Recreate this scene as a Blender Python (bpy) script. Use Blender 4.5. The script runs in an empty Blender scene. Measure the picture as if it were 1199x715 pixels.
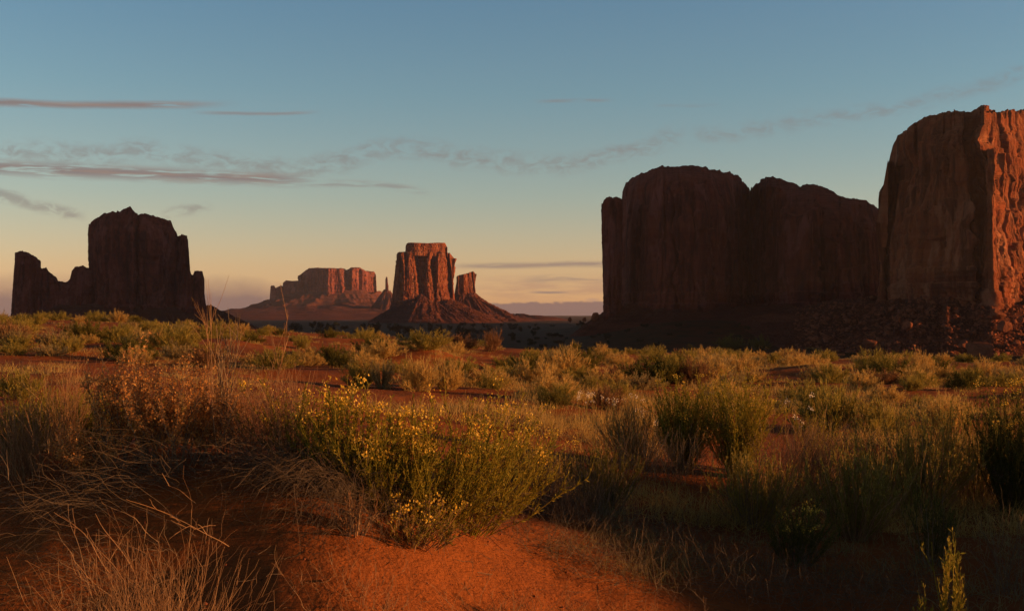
import bpy, math, random
import numpy as np

# ------------------------------------------------------------------ camera, sky, sun
SC = bpy.context.scene
COL = SC.collection
F = 1346.0            # focal length in photo pixels (1199 wide)
HY = 366.0            # photo row of the horizon
EYE = 1.6
cam_d = bpy.data.cameras.new('camera')
cam_d.sensor_width = 36.0
cam_d.lens = F / 1199.0 * 36.0
cam_d.clip_start = 0.05
cam_d.clip_end = 200000
cam = bpy.data.objects.new('camera', cam_d)
COL.objects.link(cam)
cam.location = (0, 0, EYE)
cam.rotation_euler = (math.radians(90) + math.atan((HY - 357.5) / F), 0, 0)
SC.camera = cam

SUN_EL = math.radians(7.5)
SUN_AZ = math.radians(95.0)       # clockwise from the view direction (+Y)
SUN_STRENGTH = 5.0
SKY_STRENGTH = 0.078
sun_d = bpy.data.lights.new('sun', 'SUN')
sun_d.energy = SUN_STRENGTH
sun_d.color = (1.0, 0.44, 0.13)
sun_d.angle = math.radians(0.55)
sun = bpy.data.objects.new('sun', sun_d)
COL.objects.link(sun)
sun.rotation_euler = (math.radians(90) - SUN_EL, 0, math.pi - SUN_AZ)
sun.location = (50, 0, 30)
SC.view_settings.view_transform = 'Standard'
SC.view_settings.look = 'None'
SC.view_settings.exposure = 0.55
SC.view_settings.gamma = 1.0
SC.view_settings.use_curve_mapping = False
SC.cycles.max_bounces = 6
SC.cycles.diffuse_bounces = 2
SC.cycles.transmission_bounces = 3
SC.cycles.transparent_max_bounces = 4
SC.cycles.volume_bounces = 0
SC.cycles.use_denoising = True
SC.cycles.sample_clamp_indirect = 4.0


class NT:
    """small helper to write node trees as expressions"""
    def __init__(s, tree):
        s.t = tree; s.n = tree.nodes; s.l = tree.links
    def node(s, typ, **kw):
        n = s.n.new(typ)
        for k, v in kw.items(): setattr(n, k, v)
        return n
    def put(s, sock, v):
        if isinstance(v, bpy.types.NodeSocket): s.l.new(v, sock)
        elif v is not None:
            if sock.type == 'RGBA' and len(v) == 3: v = (*v, 1)
            sock.default_value = v
    def m(s, op, a, b=None, c=None, clamp=False):
        n = s.node('ShaderNodeMath', operation=op, use_clamp=clamp)
        s.put(n.inputs[0], a)
        if b is not None: s.put(n.inputs[1], b)
        if c is not None: s.put(n.inputs[2], c)
        return n.outputs[0]
    def ss(s, v, lo, hi, a=0.0, b=1.0):
        n = s.node('ShaderNodeMapRange', interpolation_type='SMOOTHSTEP')
        s.put(n.inputs[0], v)
        for i, x in zip((1, 2, 3, 4), (lo, hi, a, b)): s.put(n.inputs[i], x)
        return n.outputs[0]
    def noise(s, vec, scale=1.0, detail=3.0, rough=0.5, dist=0.0):
        n = s.node('ShaderNodeTexNoise')
        s.put(n.inputs['Vector'], vec); n.inputs['Scale'].default_value = scale
        n.inputs['Detail'].default_value = detail; n.inputs['Roughness'].default_value = rough
        n.inputs['Distortion'].default_value = dist
        return n.outputs[0]
    def xyz(s, x, y, z):
        n = s.node('ShaderNodeCombineXYZ')
        for i, v in enumerate((x, y, z)): s.put(n.inputs[i], v)
        return n.outputs[0]
    def scalev(s, vec, f):
        n = s.node('ShaderNodeVectorMath', operation='MULTIPLY')
        s.put(n.inputs[0], vec); n.inputs[1].default_value = f
        return n.outputs[0]
    def mix(s, f, a, b, blend='MIX'):
        n = s.node('ShaderNodeMix', data_type='RGBA', blend_type=blend)
        s.put(n.inputs[0], f); s.put(n.inputs[6], a); s.put(n.inputs[7], b)
        return n.outputs[2]
    def ramp(s, f, stops, interp='LINEAR'):
        n = s.node('ShaderNodeValToRGB'); cr = n.color_ramp; cr.interpolation = interp
        while len(cr.elements) < len(stops): cr.elements.new(0.5)
        for e, (p, c) in zip(cr.elements, stops):
            e.position = p; e.color = (*c, 1)
        s.put(n.inputs[0], f)
        return n.outputs[0]
    def curve(s, v, pts, lo, hi, vlo, vhi):
        """piecewise curve value -> value"""
        n = s.node('ShaderNodeFloatCurve')
        c = n.mapping.curves[0]
        P = [((a - lo) / (hi - lo), (b - vlo) / (vhi - vlo)) for a, b in pts]
        while len(c.points) < len(P): c.points.new(0.5, 0.5)
        for p, (a, b) in zip(c.points, P): p.location = (a, b); p.handle_type = 'AUTO_CLAMPED' if len(P) > 2 else 'VECTOR'
        n.mapping.update()
        x = s.m('DIVIDE', s.m('SUBTRACT', v, lo), hi - lo, clamp=True)
        s.put(n.inputs[1], x)
        return s.m('ADD', s.m('MULTIPLY', n.outputs[0], vhi - vlo), vlo)


world = bpy.data.worlds.new('World')
SC.world = world
world.use_nodes = True
w = NT(world.node_tree)
w.n.clear()
sky = w.node('ShaderNodeTexSky', sky_type='NISHITA')
sky.sun_disc = False
sky.sun_elevation = SUN_EL
sky.sun_rotation = SUN_AZ
sky.altitude = 1600
sky.air_density = 1.0
sky.dust_density = 1.2
sky.ozone_density = 1.5
tc = w.node('ShaderNodeTexCoord')
sp = w.node('ShaderNodeSeparateXYZ')
w.l.new(tc.outputs['Generated'], sp.inputs[0])
dx, dy, dz = sp.outputs
hor = w.m('SQRT', w.m('ADD', w.m('MULTIPLY', dx, dx), w.m('MULTIPLY', dy, dy)))
V = w.m('DIVIDE', dz, w.m('MAXIMUM', hor, 0.001))      # tangent of elevation
U = w.m('ARCTAN2', dx, dy)                              # azimuth
def az(px): return math.atan((px - 599.5) / F)
def el(px, py): return (HY - py) / F * math.cos(az(px))
# slight evening tint of the air by elevation, multiplied over the physical sky
tint = w.ramp(w.m('MULTIPLY', V, 2.0, clamp=True), [(0.0, (1.95, 1.16, 0.98)), (0.08, (1.95, 1.22, 0.90)), (0.2, (1.54, 1.28, 1.04)), (0.38, (1.18, 1.29, 1.16)), (0.56, (1.02, 1.26, 1.25)), (0.75, (.62, .60, .52)), (1.0, (.36, .28, .22))])
base = w.mix(1.0, sky.outputs[0], tint, 'MULTIPLY')
uv = w.xyz(U, V, 0.0)
wisp = w.noise(w.scalev(uv, (60, 130, 1)), 1.0, 6, 0.65, 0.6)
wisp2 = w.noise(w.scalev(uv, (22, 240, 1)), 1.0, 5, 0.6, 0.3)
warp = w.m('MULTIPLY', w.m('SUBTRACT', w.noise(w.scalev(uv, (30, 30, 1)), 1.0, 4, 0.6), 0.5), 0.012)
Vw = w.m('ADD', V, warp)
warp_s = w.m('MULTIPLY', w.m('SUBTRACT', w.noise(w.scalev(uv, (14, 60, 1)), 1.0, 4, 0.6), 0.5), 0.004)
Vs = w.m('ADD', V, warp_s)
def streak(pts, thick, noise_sock, lo_n, hi_n, vv, opac, fade=30):
    """pts: photo (px, py) of the streak's centre line, turned into azimuth / elevation"""
    P = [(az(a), el(a, b)) for a, b in pts]
    lo, hi = P[0][0], P[-1][0]
    vlo = min(p[1] for p in P) - 0.01; vhi = max(p[1] for p in P) + 0.01
    c = w.curve(U, P, lo, hi, vlo, vhi)
    d = w.m('DIVIDE', w.m('ABSOLUTE', w.m('SUBTRACT', vv, c)), thick / F)
    core = w.ss(d, 0.0, 1.1, 1.0, 0.0)
    f = fade / F
    env = w.m('MULTIPLY', w.ss(U, lo, lo + f), w.ss(U, hi - f, hi, 1.0, 0.0))
    nz = w.ss(noise_sock, lo_n, hi_n)
    return w.m('MULTIPLY', w.m('MULTIPLY', w.m('MULTIPLY', core, env), nz), opac)
smoky = [
    streak([(-200, 190), (0, 176), (90, 181), (180, 178), (250, 188), (330, 196), (400, 188), (480, 174), (540, 184), (640, 192), (720, 180), (810, 152)], 17, wisp, 0.36, 0.66, Vw, 0.55),
    streak([(800, 160), (860, 156), (940, 142), (1050, 126), (1140, 104), (1199, 88), (1330, 60)], 13, wisp, 0.36, 0.66, Vw, 0.4),
    streak([(-60, 205), (0, 226), (40, 240), (75, 250), (105, 258)], 10, wisp, 0.36, 0.6, Vw, 0.55, 20),
    streak([(180, 254), (210, 247), (255, 243)], 8, wisp, 0.38, 0.6, Vw, 0.5, 25),
]
flat = [
    streak([(-400, 118), (0, 120), (130, 123), (290, 121)], 6, wisp2, 0.25, 0.45, Vs, 0.95, 110),
    streak([(215, 131), (300, 133), (385, 131)], 3, wisp2, 0.3, 0.5, Vs, 0.6, 50),
    streak([(-400, 178), (0, 196), (120, 201), (250, 207), (390, 211)], 11, wisp2, 0.36, 0.52, Vs, 0.95, 80),
    streak([(330, 214), (420, 215), (470, 220), (515, 228)], 6, wisp2, 0.38, 0.6, Vs, 0.5, 50),
    streak([(620, 119), (670, 118), (725, 117)], 3, wisp2, 0.3, 0.5, Vs, 0.45, 30),
    streak([(760, 124), (800, 124), (850, 123)], 2.5, wisp2, 0.3, 0.5, Vs, 0.3, 25),
    streak([(500, 312), (600, 311), (700, 309), (900, 312)], 5, wisp2, 0.25, 0.5, Vs, 0.75, 80),
    streak([(600, 329), (660, 326), (720, 330), (820, 330)], 6, wisp2, 0.35, 0.6, Vs, 0.6, 40),
    streak([(615, 342), (650, 342), (672, 342)], 2, wisp2, 0.2, 0.4, Vs, 0.8, 20),
]
def add_all(L):
    r = L[0]
    for x in L[1:]: r = w.m('MAXIMUM', r, x)
    return r
# bank of low cloud on the horizon: mauve below, with a bumpy upper edge
bank_n = w.noise(w.scalev(uv, (55, 90, 1)), 1.0, 5, 0.6)
bank_top = w.curve(U, [(az(-400), .022), (az(0), .022), (az(250), .023), (az(330), .018), (az(430), .003), (az(560), .0065), (az(600), .0085), (az(700), .0095), (az(900), .010), (az(1400), .01)], az(-400), az(1400), 0.0, 0.04)
bank_edge = w.m('ADD', bank_top, w.m('MULTIPLY', w.m('SUBTRACT', bank_n, 0.5), 0.009))
soft = w.curve(U, [(az(-400), .012), (az(300), .010), (az(430), .003), (az(560), .0009), (az(1400), .0009)], az(-400), az(1400), 0.0, 0.02)
bank = w.m('SUBTRACT', 1.0, w.m('DIVIDE', w.m('SUBTRACT', V, w.m('SUBTRACT', bank_edge, soft)), w.m('MULTIPLY', soft, 2.0), clamp=True))
front = w.ss(dy, 0.0, 0.3)
bank = w.m('MULTIPLY', w.m('MULTIPLY', bank, front), 0.85)
glow = w.m('MULTIPLY', w.m('MULTIPLY', w.ss(w.m('ABSOLUTE', w.m('SUBTRACT', V, 0.021)), 0.0, 0.016, 1, 0), w.ss(w.noise(w.scalev(uv, (16, 120, 1)), 1.0, 4, 0.6), 0.35, 0.6)), w.m('MULTIPLY', w.ss(U, az(520), az(600)), w.ss(U, az(760), az(900), 1, 0)))
puff = w.m('MULTIPLY', w.ss(w.m('SQRT', w.m('ADD', w.m('POWER', w.m('DIVIDE', w.m('SUBTRACT', U, az(694)), 12 / F), 2.0), w.m('POWER', w.m('DIVIDE', w.m('SUBTRACT', V, el(694, 351)), 3.5 / F), 2.0))), 0.2, 1.0, 1, 0), w.ss(bank_n, 0.3, 0.5))
K = 1.0
SK = dict(smoke=(2.0, 1.7, 1.6), flat=(2.1, 1.7, 1.62), pink=(3.4, 1.9, 1.5), bank=(1.75, 1.18, 1.22), puff=(4.2, 2.6, 2.0))
c = w.mix(w.m('MULTIPLY', glow, 0.45), base, SK['pink'])
c = w.mix(bank, c, SK['bank'])
c = w.mix(w.m('MULTIPLY', puff, 0.5), c, SK['puff'])
c = w.mix(w.m('MULTIPLY', add_all(smoky), front), c, SK['smoke'])
fl = w.m('MULTIPLY', add_all(flat), front)
flc = w.mix(w.ss(w.noise(w.scalev(uv, (20, 420, 1)), 1.0, 3, 0.5), 0.45, 0.62), SK['flat'], (2.5, 1.85, 1.6))
c = w.mix(fl, c, flc)
bg = w.node('ShaderNodeBackground')
w.put(bg.inputs[0], c); bg.inputs[1].default_value = SKY_STRENGTH
wo = w.node('ShaderNodeOutputWorld')
w.l.new(bg.outputs[0], wo.inputs[0])

# ------------------------------------------------------------------ numpy noise
_rs = np.random.RandomState(7)
_PERM = _rs.permutation(4096)
_GR = _rs.normal(size=(4096, 3)); _GR /= np.linalg.norm(_GR, axis=1)[:, None]
def _h(ix, iy, iz):
    return _PERM[(_PERM[(_PERM[ix & 4095] + iy) & 4095] + iz) & 4095]
def pnoise(x, y, z=0.0):
    x, y, z = np.broadcast_arrays(np.asarray(x, float), y, z)
    xi = np.floor(x).astype(int); yi = np.floor(y).astype(int); zi = np.floor(z).astype(int)
    fx, fy, fz = x - xi, y - yi, z - zi
    u = fx * fx * fx * (fx * (fx * 6 - 15) + 10); v = fy * fy * fy * (fy * (fy * 6 - 15) + 10); q = fz * fz * fz * (fz * (fz * 6 - 15) + 10)
    def g(a, b, c):
        G = _GR[_h(xi + a, yi + b, zi + c)]
        return G[..., 0] * (fx - a) + G[..., 1] * (fy - b) + G[..., 2] * (fz - c)
    def L(a, b, t): return a + (b - a) * t
    return 1.6 * L(L(L(g(0,0,0), g(1,0,0), u), L(g(0,1,0), g(1,1,0), u), v), L(L(g(0,0,1), g(1,0,1), u), L(g(0,1,1), g(1,1,1), u), v), q)
def fbm(x, y, z=0.0, o=4, r=0.5):
    s = 0; a = 1.0; f = 1.0
    for i in range(o):
        s = s + a * pnoise(np.asarray(x) * f + 17.3 * i, np.asarray(y) * f + 5.1 * i, np.asarray(z) * f + 9.7 * i); a *= r; f *= 2.03
    return s
def ridged(x, y, z=0.0, o=3):
    s = 0; a = 1.0; f = 1.0
    for i in range(o):
        s = s + a * (1 - 2 * np.abs(pnoise(np.asarray(x) * f + 7.3 * i, np.asarray(y) * f + 3.1 * i, np.asarray(z) * f))); a *= 0.5; f *= 2.1
    return s
def sstep(v, a, b):
    t = np.clip((v - a) / (b - a), 0, 1); return t * t * (3 - 2 * t)

# ------------------------------------------------------------------ ground height
_US = np.array([-.6, -.445, -.297, -.148, 0, .149, .298, .446, .6])
_YS = np.array([1.0, 2.5, 4, 5, 6, 8, 12, 18, 30, 50, 70, 90, 110, 150, 250, 400, 700, 1200])
_HT = np.array([   # metres below the eye
    [1.6, 1.6, 1.6, 1.6, 1.6, 1.6, 1.6, 1.6, 1.6],
    [1.48, 1.46, 1.46, 1.48, 1.5, 1.5, 1.5, 1.5, 1.5],
    [1.42, 1.40, 1.36, 1.20, 1.49, 1.5, 1.5, 1.5, 1.5],
    [1.12, 1.10, 1.04, 0.82, 1.38, 1.5, 1.52, 1.5, 1.5],
    [0.8, 0.76, 0.66, 0.70, 1.22, 1.5, 1.55, 1.52, 1.5],
    [1.0, 0.96, 0.88, 0.90, 1.24, 1.5, 1.56, 1.54, 1.5],
    [1.0, 0.97, 1.00, 1.08, 1.32, 1.5, 1.58, 1.6, 1.6],
    [0.9, 0.88, 1.00, 1.14, 1.34, 1.52, 1.64, 1.66, 1.6],
    [0.8, 0.82, 1.10, 1.30, 1.60, 1.80, 1.88, 1.92, 1.9],
    [0.6, 0.72, 1.15, 1.52, 2.00, 2.25, 2.45, 2.55, 2.5],
    [0.3, 0.45, 1.10, 1.55, 2.45, 2.80, 3.0, 3.15, 3.1],
    [0.2, 0.35, 1.05, 1.62, 2.95, 3.3, 3.55, 3.9, 3.9],
    [0.6, 0.8, 1.8, 2.6, 4.0, 4.4, 4.6, 4.9, 4.9],
    [3.0, 3.0, 4.2, 5.5, 7.0, 7.4, 7.6, 7.8, 7.8],
    [12, 12, 13, 15, 16, 16, 16, 16, 16],
    [24, 24, 25, 26, 27, 27, 27, 27, 27],
    [35, 35, 35, 35, 35, 35, 35, 35, 35],
    [38, 38, 38, 38, 38, 38, 38, 38, 38]], float)
_ly = np.log(_YS)
_gu = np.linspace(-.6, .6, 161); _gl = np.linspace(_ly[0], _ly[-1], 321)
_T = np.array([np.interp(_gu, _US, r) for r in _HT])
_T = np.array([np.interp(_gl, _ly, _T[:, j]) for j in range(161)]).T
def _blur(A, s, ax):
    k = np.arange(-3 * s, 3 * s + 1); g = np.exp(-k ** 2 / (2 * s * s)); g /= g.sum()
    P = np.pad(A, [(3 * s, 3 * s) if i == ax else (0, 0) for i in range(2)], mode='edge')
    return np.apply_along_axis(lambda v: np.convolve(v, g, 'valid'), ax, P)
_T = _blur(_blur(_T, 4, 0), 7, 1)
def ground(x, y):
    x = np.asarray(x, float); y = np.asarray(y, float)
    yy = np.clip(y, 1.0, 1199.0)
    u = np.clip(x / np.maximum(y, 4.0), -.599, .599)
    fi = (np.log(yy) - _gl[0]) / (_gl[1] - _gl[0]); fj = (u - _gu[0]) / (_gu[1] - _gu[0])
    i = np.clip(fi.astype(int), 0, 319); j = np.clip(fj.astype(int), 0, 159)
    a = fi - i; b = fj - j
    h = _T[i, j] * (1 - a) * (1 - b) + _T[i + 1, j] * a * (1 - b) + _T[i, j + 1] * (1 - a) * b + _T[i + 1, j + 1] * a * b
    z = EYE - h
    r = np.hypot(x, y)
    z = z + 0.035 * fbm(x * .9, y * .9, 1.0, 4) * sstep(r, 2, 5) * (1 - sstep(r, 60, 200))
    z = z + 0.15 * fbm(x * .16, y * .22, 2.0, 3) * sstep(r, 10, 25) * (1 - sstep(r, 200, 500))
    z = z + 0.26 * fbm(x * .05, y * .07, 3.0, 2) * sstep(r, 35, 60) * (1 - sstep(r, 90, 140))
    z = z + 1.6 * fbm(x * .006, y * .006, 4.0, 4) * sstep(r, 250, 900)
    # added dune ridge, out of view at right, shaped to shade the near ground
    z = z + SHADE_RIDGE_H * np.exp(-((x - 11.0 - 0.12 * y) / 2.6) ** 2) * sstep(y, -9, -3) * (1 - sstep(y, 6.8, 9.0)) * (1 + .15 * np.sin(y * 1.1)) * (1 + .10 * (1 - sstep(y, 3.4, 5.2)))
    # sand swell that catches the light in the middle distance
    z = z + 0.5 * np.exp(-((x + 2.6) / 1.5) ** 2 - ((y - 33) / 3.2) ** 2) + .35 * np.exp(-((x + 9.5) / 2.2) ** 2 - ((y - 38) / 4) ** 2) + .3 * np.exp(-((x - 11) / 2.2) ** 2 - ((y - 40) / 4) ** 2)
    # rising foot of the dark mesas at the right
    z = z + 29 * sstep(y, 1120, 1450) * sstep(x, 40, 230) * (1 - sstep(y, 2200, 2600))
    return z
SHADE_RIDGE_H = 1.64
def gz(x, y): return float(ground(np.array([x]), np.array([y]))[0])

# ------------------------------------------------------------------ materials
MATS = {}
def mat(name, fn):
    m = bpy.data.materials.new(name); m.use_nodes = True
    t = NT(m.node_tree); t.n.clear()
    out = t.node('ShaderNodeOutputMaterial')
    fn(t, out); MATS[name] = m
    return m
def bump(t, h, strength, dist):
    b = t.node('ShaderNodeBump'); b.inputs['Strength'].default_value = strength
    b.inputs['Distance'].default_value = dist; t.put(b.inputs['Height'], h)
    return b.outputs[0]
def princ(t, col, rough, nrm=None, spec=0.2):
    p = t.node('ShaderNodeBsdfPrincipled')
    t.put(p.inputs['Base Color'], col); t.put(p.inputs['Roughness'], rough)
    p.inputs['Specular IOR Level'].default_value = spec
    if nrm is not None: t.l.new(nrm, p.inputs['Normal'])
    return p.outputs[0]
def pos(t): return t.node('ShaderNodeNewGeometry').outputs['Position']

def m_ground(t, out):
    P = pos(t)
    s = t.node('ShaderNodeSeparateXYZ'); t.l.new(P, s.inputs[0])
    big = t.noise(P, 0.35, 5, 0.6); mid = t.noise(P, 3.0, 5, 0.65); fine = t.noise(P, 45.0, 4, 0.7)
    sand = t.mix(t.ss(big, .35, .7), (0.32, 0.100, 0.027), (0.20, 0.058, 0.021))
    sand = t.mix(t.m('MULTIPLY', t.ss(mid, .5, .8), .5), sand, (0.15, 0.052, 0.026))
    sand = t.mix(t.m('MULTIPLY', t.ss(fine, .58, .75), .45), sand, (0.09, 0.042, 0.025))
    # far valley floor: red earth under low grey-green scrub
    far = t.noise(P, 0.012, 6, 0.65); far2 = t.noise(t.scalev(P, (.05, .05, .05)), 1.0, 6, 0.7)
    val = t.mix(t.ss(far, .42, .6), (0.060, 0.030, 0.010), (0.080, 0.026, 0.011))
    val = t.mix(t.ss(far2, .45, .62), val, (0.034, 0.023, 0.008))
    r = t.node('ShaderNodeVectorMath', operation='LENGTH'); t.l.new(P, r.inputs[0])
    col = t.mix(t.ss(r.outputs['Value'], 110, 300), sand, val)
    rip = t.noise(t.scalev(P, (9, 26, 9)), 1.0, 2, 0.5, 1.2)
    h = t.m('ADD', t.m('MULTIPLY', mid, 0.6), t.m('ADD', t.m('MULTIPLY', fine, 0.16), t.m('MULTIPLY', rip, 0.10)))
    t.l.new(princ(t, col, 0.95, bump(t, h, 0.9, 0.10), 0.08), out.inputs[0])
mat('red_sand', m_ground)

def rock_fn(scale, tone=(1, 1, 1), strata=1.0):
    def fn(t, out):
        P = t.scalev(pos(t), (1 / scale,) * 3)
        s = t.node('ShaderNodeSeparateXYZ'); t.l.new(P, s.inputs[0])
        mott = t.noise(P, 0.05, 8, 0.62)
        streak_ = t.noise(t.scalev(P, (.07, .07, .008)), 1.0, 6, 0.65, 0.4)
        streak2 = t.noise(t.scalev(P, (.16, .16, .022)), 1.0, 5, 0.55)
        wz = t.m('ADD', s.outputs[2], t.m('MULTIPLY', t.noise(P, .02, 3), 8.0))
        lay = t.noise(t.xyz(0.0, 0.0, wz), 0.07, 4, 0.6)
        lay2 = t.noise(t.scalev(P, (.02, .02, .9)), 1.0, 4, 0.6)
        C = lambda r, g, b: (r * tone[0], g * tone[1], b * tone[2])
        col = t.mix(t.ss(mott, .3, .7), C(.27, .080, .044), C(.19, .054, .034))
        col = t.mix(t.m('MULTIPLY', t.ss(lay, .42, .62), .55 * strata), col, C(.29, .115, .065))
        col = t.mix(t.m('MULTIPLY', t.ss(streak_, .44, .62), .85), col, C(.075, .028, .022))
        col = t.mix(t.m('MULTIPLY', t.ss(streak2, .56, .72), .55), col, C(.38, .18, .12))
        pn = t.noise(t.scalev(P, (.028, .028, .014)), 1.0, 5, .6, .5)
        col = t.mix(t.m('MULTIPLY', t.ss(pn, .54, .62), .6), col, C(.38, .18, .13))
        col = t.mix(t.m('MULTIPLY', t.ss(pn, .46, .38), .6), col, C(.085, .032, .026))
        grain = t.noise(P, .6, 6, .7)
        col = t.mix(t.m('MULTIPLY', t.ss(grain, .5, .7), .4), col, C(.14, .06, .04))
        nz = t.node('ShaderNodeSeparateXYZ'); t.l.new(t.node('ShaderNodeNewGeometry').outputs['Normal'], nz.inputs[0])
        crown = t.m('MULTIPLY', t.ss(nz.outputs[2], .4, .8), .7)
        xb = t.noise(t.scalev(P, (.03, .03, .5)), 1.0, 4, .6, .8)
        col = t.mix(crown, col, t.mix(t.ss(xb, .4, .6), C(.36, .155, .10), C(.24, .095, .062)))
        h = t.m('ADD', t.m('MULTIPLY', mott, 3.0), t.m('ADD', t.m('MULTIPLY', streak2, .6), t.m('ADD', t.m('MULTIPLY', lay2, .25 * strata), t.m('MULTIPLY', grain, .5))))
        t.l.new(princ(t, col, 0.9, bump(t, h, 0.8, 2.2 * scale), 0.1), out.inputs[0])
    return fn
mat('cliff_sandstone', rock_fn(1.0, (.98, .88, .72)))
mat('cliff_shade_toned', rock_fn(1.0, (.68, .50, .64)))  # same sandstone darkened: shade of the dark mesas put into the colour
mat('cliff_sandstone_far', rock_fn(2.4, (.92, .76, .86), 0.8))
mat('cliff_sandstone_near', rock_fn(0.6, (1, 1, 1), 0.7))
def m_talus(t, out):
    P = pos(t)
    a = t.noise(P, .035, 8, .7); b = t.noise(P, .25, 6, .7)
    col = t.mix(t.ss(a, .35, .65), (.135, .042, .027), (.092, .032, .023))
    col = t.mix(t.m('MULTIPLY', t.ss(b, .5, .66), .6), col, (.09, .05, .035))
    lay = t.noise(t.scalev(P, (.004, .004, .13)), 1.0, 4, .6)
    col = t.mix(t.m('MULTIPLY', t.ss(lay, .5, .62), .5), col, (.20, .07, .045))
    t.l.new(princ(t, col, .95, bump(t, t.m('ADD', t.m('MULTIPLY', a, 5.0), t.m('MULTIPLY', b, 1.6)), .9, 2.0), .05), out.inputs[0])
mat('talus_rubble', m_talus)
def m_boulder(t, out):
    P = pos(t)
    a = t.noise(P, .35, 8, .65); b = t.noise(P, 2.2, 6, .7)
    col = t.mix(t.ss(a, .35, .65), (.26, .085, .045), (.16, .055, .034))
    t.l.new(princ(t, col, .9, bump(t, t.m('ADD', a, t.m('MULTIPLY', b, .25)), .9, .8), .1), out.inputs[0])
mat('boulder_sandstone', m_boulder)

def plant_fn(c1, c2, c3=None, trans=0.4, rough=0.7, tip=None):
    """leaf or stem colour: c1-c2 by plant, c3 mixed in stem by stem; tip = other colour at the shoot ends"""
    def fn(t, out):
        oi = t.node('ShaderNodeObjectInfo')
        at = t.node('ShaderNodeAttribute', attribute_name='var')
        v = at.outputs['Fac']
        col = t.mix(oi.outputs['Random'], c1, c2)
        if c3 is not None: col = t.mix(t.ss(v, .45, 1.0), col, c3)
        n = t.noise(pos(t), 60.0, 2, .6)
        col = t.mix(t.m('MULTIPLY', t.ss(n, .4, .7), .35), col, tuple(x * .55 for x in c1))
        if tip is not None:
            a2 = t.node('ShaderNodeAttribute', attribute_name='along')
            col = t.mix(t.ss(a2.outputs['Fac'], .55, 1.0), col, tip)
        d = t.node('ShaderNodeBsdfPrincipled'); t.put(d.inputs['Base Color'], col)
        d.inputs['Roughness'].default_value = rough; d.inputs['Specular IOR Level'].default_value = .15
        if trans > 0:
            tr = t.node('ShaderNodeBsdfTranslucent'); t.put(tr.inputs[0], col)
            mx = t.node('ShaderNodeMixShader'); mx.inputs[0].default_value = trans
            t.l.new(d.outputs[0], mx.inputs[1]); t.l.new(tr.outputs[0], mx.inputs[2])
            t.l.new(mx.outputs[0], out.inputs[0])
        else: t.l.new(d.outputs[0], out.inputs[0])
    return fn
mat('olive_foliage', plant_fn((.25, .215, .045), (.33, .265, .06), (.48, .36, .11), .45))
mat('golden_foliage', plant_fn((.48, .32, .10), (.54, .37, .12), (.66, .46, .18), .45))
mat('green_foliage', plant_fn((.085, .090, .020), (.13, .12, .030), (.21, .17, .045), .4, tip=(.26, .20, .05)))
mat('sage_foliage', plant_fn((.26, .21, .09), (.34, .26, .12), (.44, .33, .17), .4))
mat('yellowgreen_foliage', plant_fn((.22, .21, .028), (.31, .26, .035), (.46, .34, .06), .45))
mat('juniper_foliage', plant_fn((.022, .028, .014), (.035, .040, .020), (.05, .05, .025), .1))
mat('brown_foliage', plant_fn((.20, .10, .05), (.26, .13, .06), (.33, .18, .09), .3))
mat('woody_stem', plant_fn((.16, .11, .07), (.22, .15, .10), (.30, .22, .15), 0))
mat('straw', plant_fn((.32, .17, .09), (.38, .21, .11), (.52, .33, .19), .2))
mat('grey_straw', plant_fn((.12, .085, .06), (.16, .115, .08), (.26, .19, .14), .1))
mat('seed_bract', plant_fn((.55, .24, .07), (.60, .28, .09), (.70, .42, .16), .45))
mat('yellow_petal', plant_fn((.72, .45, .05), (.78, .50, .06), (.85, .62, .16), .35))
mat('pale_petal', plant_fn((.75, .66, .55), (.8, .7, .6), (.85, .78, .7), .35))

# ------------------------------------------------------------------ mesh helpers
def mk_mesh(name, V, Fq, material, smooth=False, attrs=None):
    """V (n,3); Fq int array (m,4) or (m,3) or list of such arrays"""
    V = np.asarray(V, np.float32)
    if not isinstance(Fq, (list, tuple)): Fq = [Fq]
    Fq = [np.asarray(f, np.int32) for f in Fq if len(f)]
    me = bpy.data.meshes.new(name)
    me.vertices.add(len(V)); me.vertices.foreach_set('co', V.ravel())
    loops = np.concatenate([f.ravel() for f in Fq]); cnt = np.concatenate([np.full(len(f), f.shape[1], np.int32) for f in Fq])
    me.loops.add(len(loops)); me.loops.foreach_set('vertex_index', loops)
    me.polygons.add(len(cnt))
    st = np.concatenate([[0], np.cumsum(cnt)[:-1]]).astype(np.int32)
    me.polygons.foreach_set('loop_start', st); me.polygons.foreach_set('loop_total', cnt)
    if smooth: me.polygons.foreach_set('use_smooth', np.ones(len(cnt), bool))
    me.update(calc_edges=True)
    for k, a in (attrs or {}).items():
        at = me.attributes.new(k, 'FLOAT', 'POINT'); at.data.foreach_set('value', np.asarray(a, np.float32))
    me.materials.append(MATS[material])
    return me
def obj(name, me, parent=None, loc=None, rot=None, scale=None):
    o = bpy.data.objects.new(name, me); COL.objects.link(o)
    if parent is not None: o.parent = parent
    if loc is not None: o.location = loc
    if rot is not None: o.rotation_euler = rot
    if scale is not None: o.scale = scale
    return o
def tag(o, label=None, cat=None, group=None, kind=None):
    for k, v in (('label', label), ('category', cat), ('group', group), ('kind', kind)):
        if v: o[k] = v
    return o
def thing(name, loc, label, cat, group=None, rz=0.0, sc=1.0):
    o = bpy.data.objects.new(name, None); COL.objects.link(o)
    o.location = loc; o.rotation_euler = (0, 0, rz); o.scale = (sc, sc, sc); o.empty_display_size = .2
    return tag(o, label, cat, group)
def copy_tree(o, parent=None):
    c_ = o.copy(); COL.objects.link(c_)
    if parent is not None: c_.parent = parent
    for ch in list(o.children): copy_tree(ch, c_)
    return c_
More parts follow.
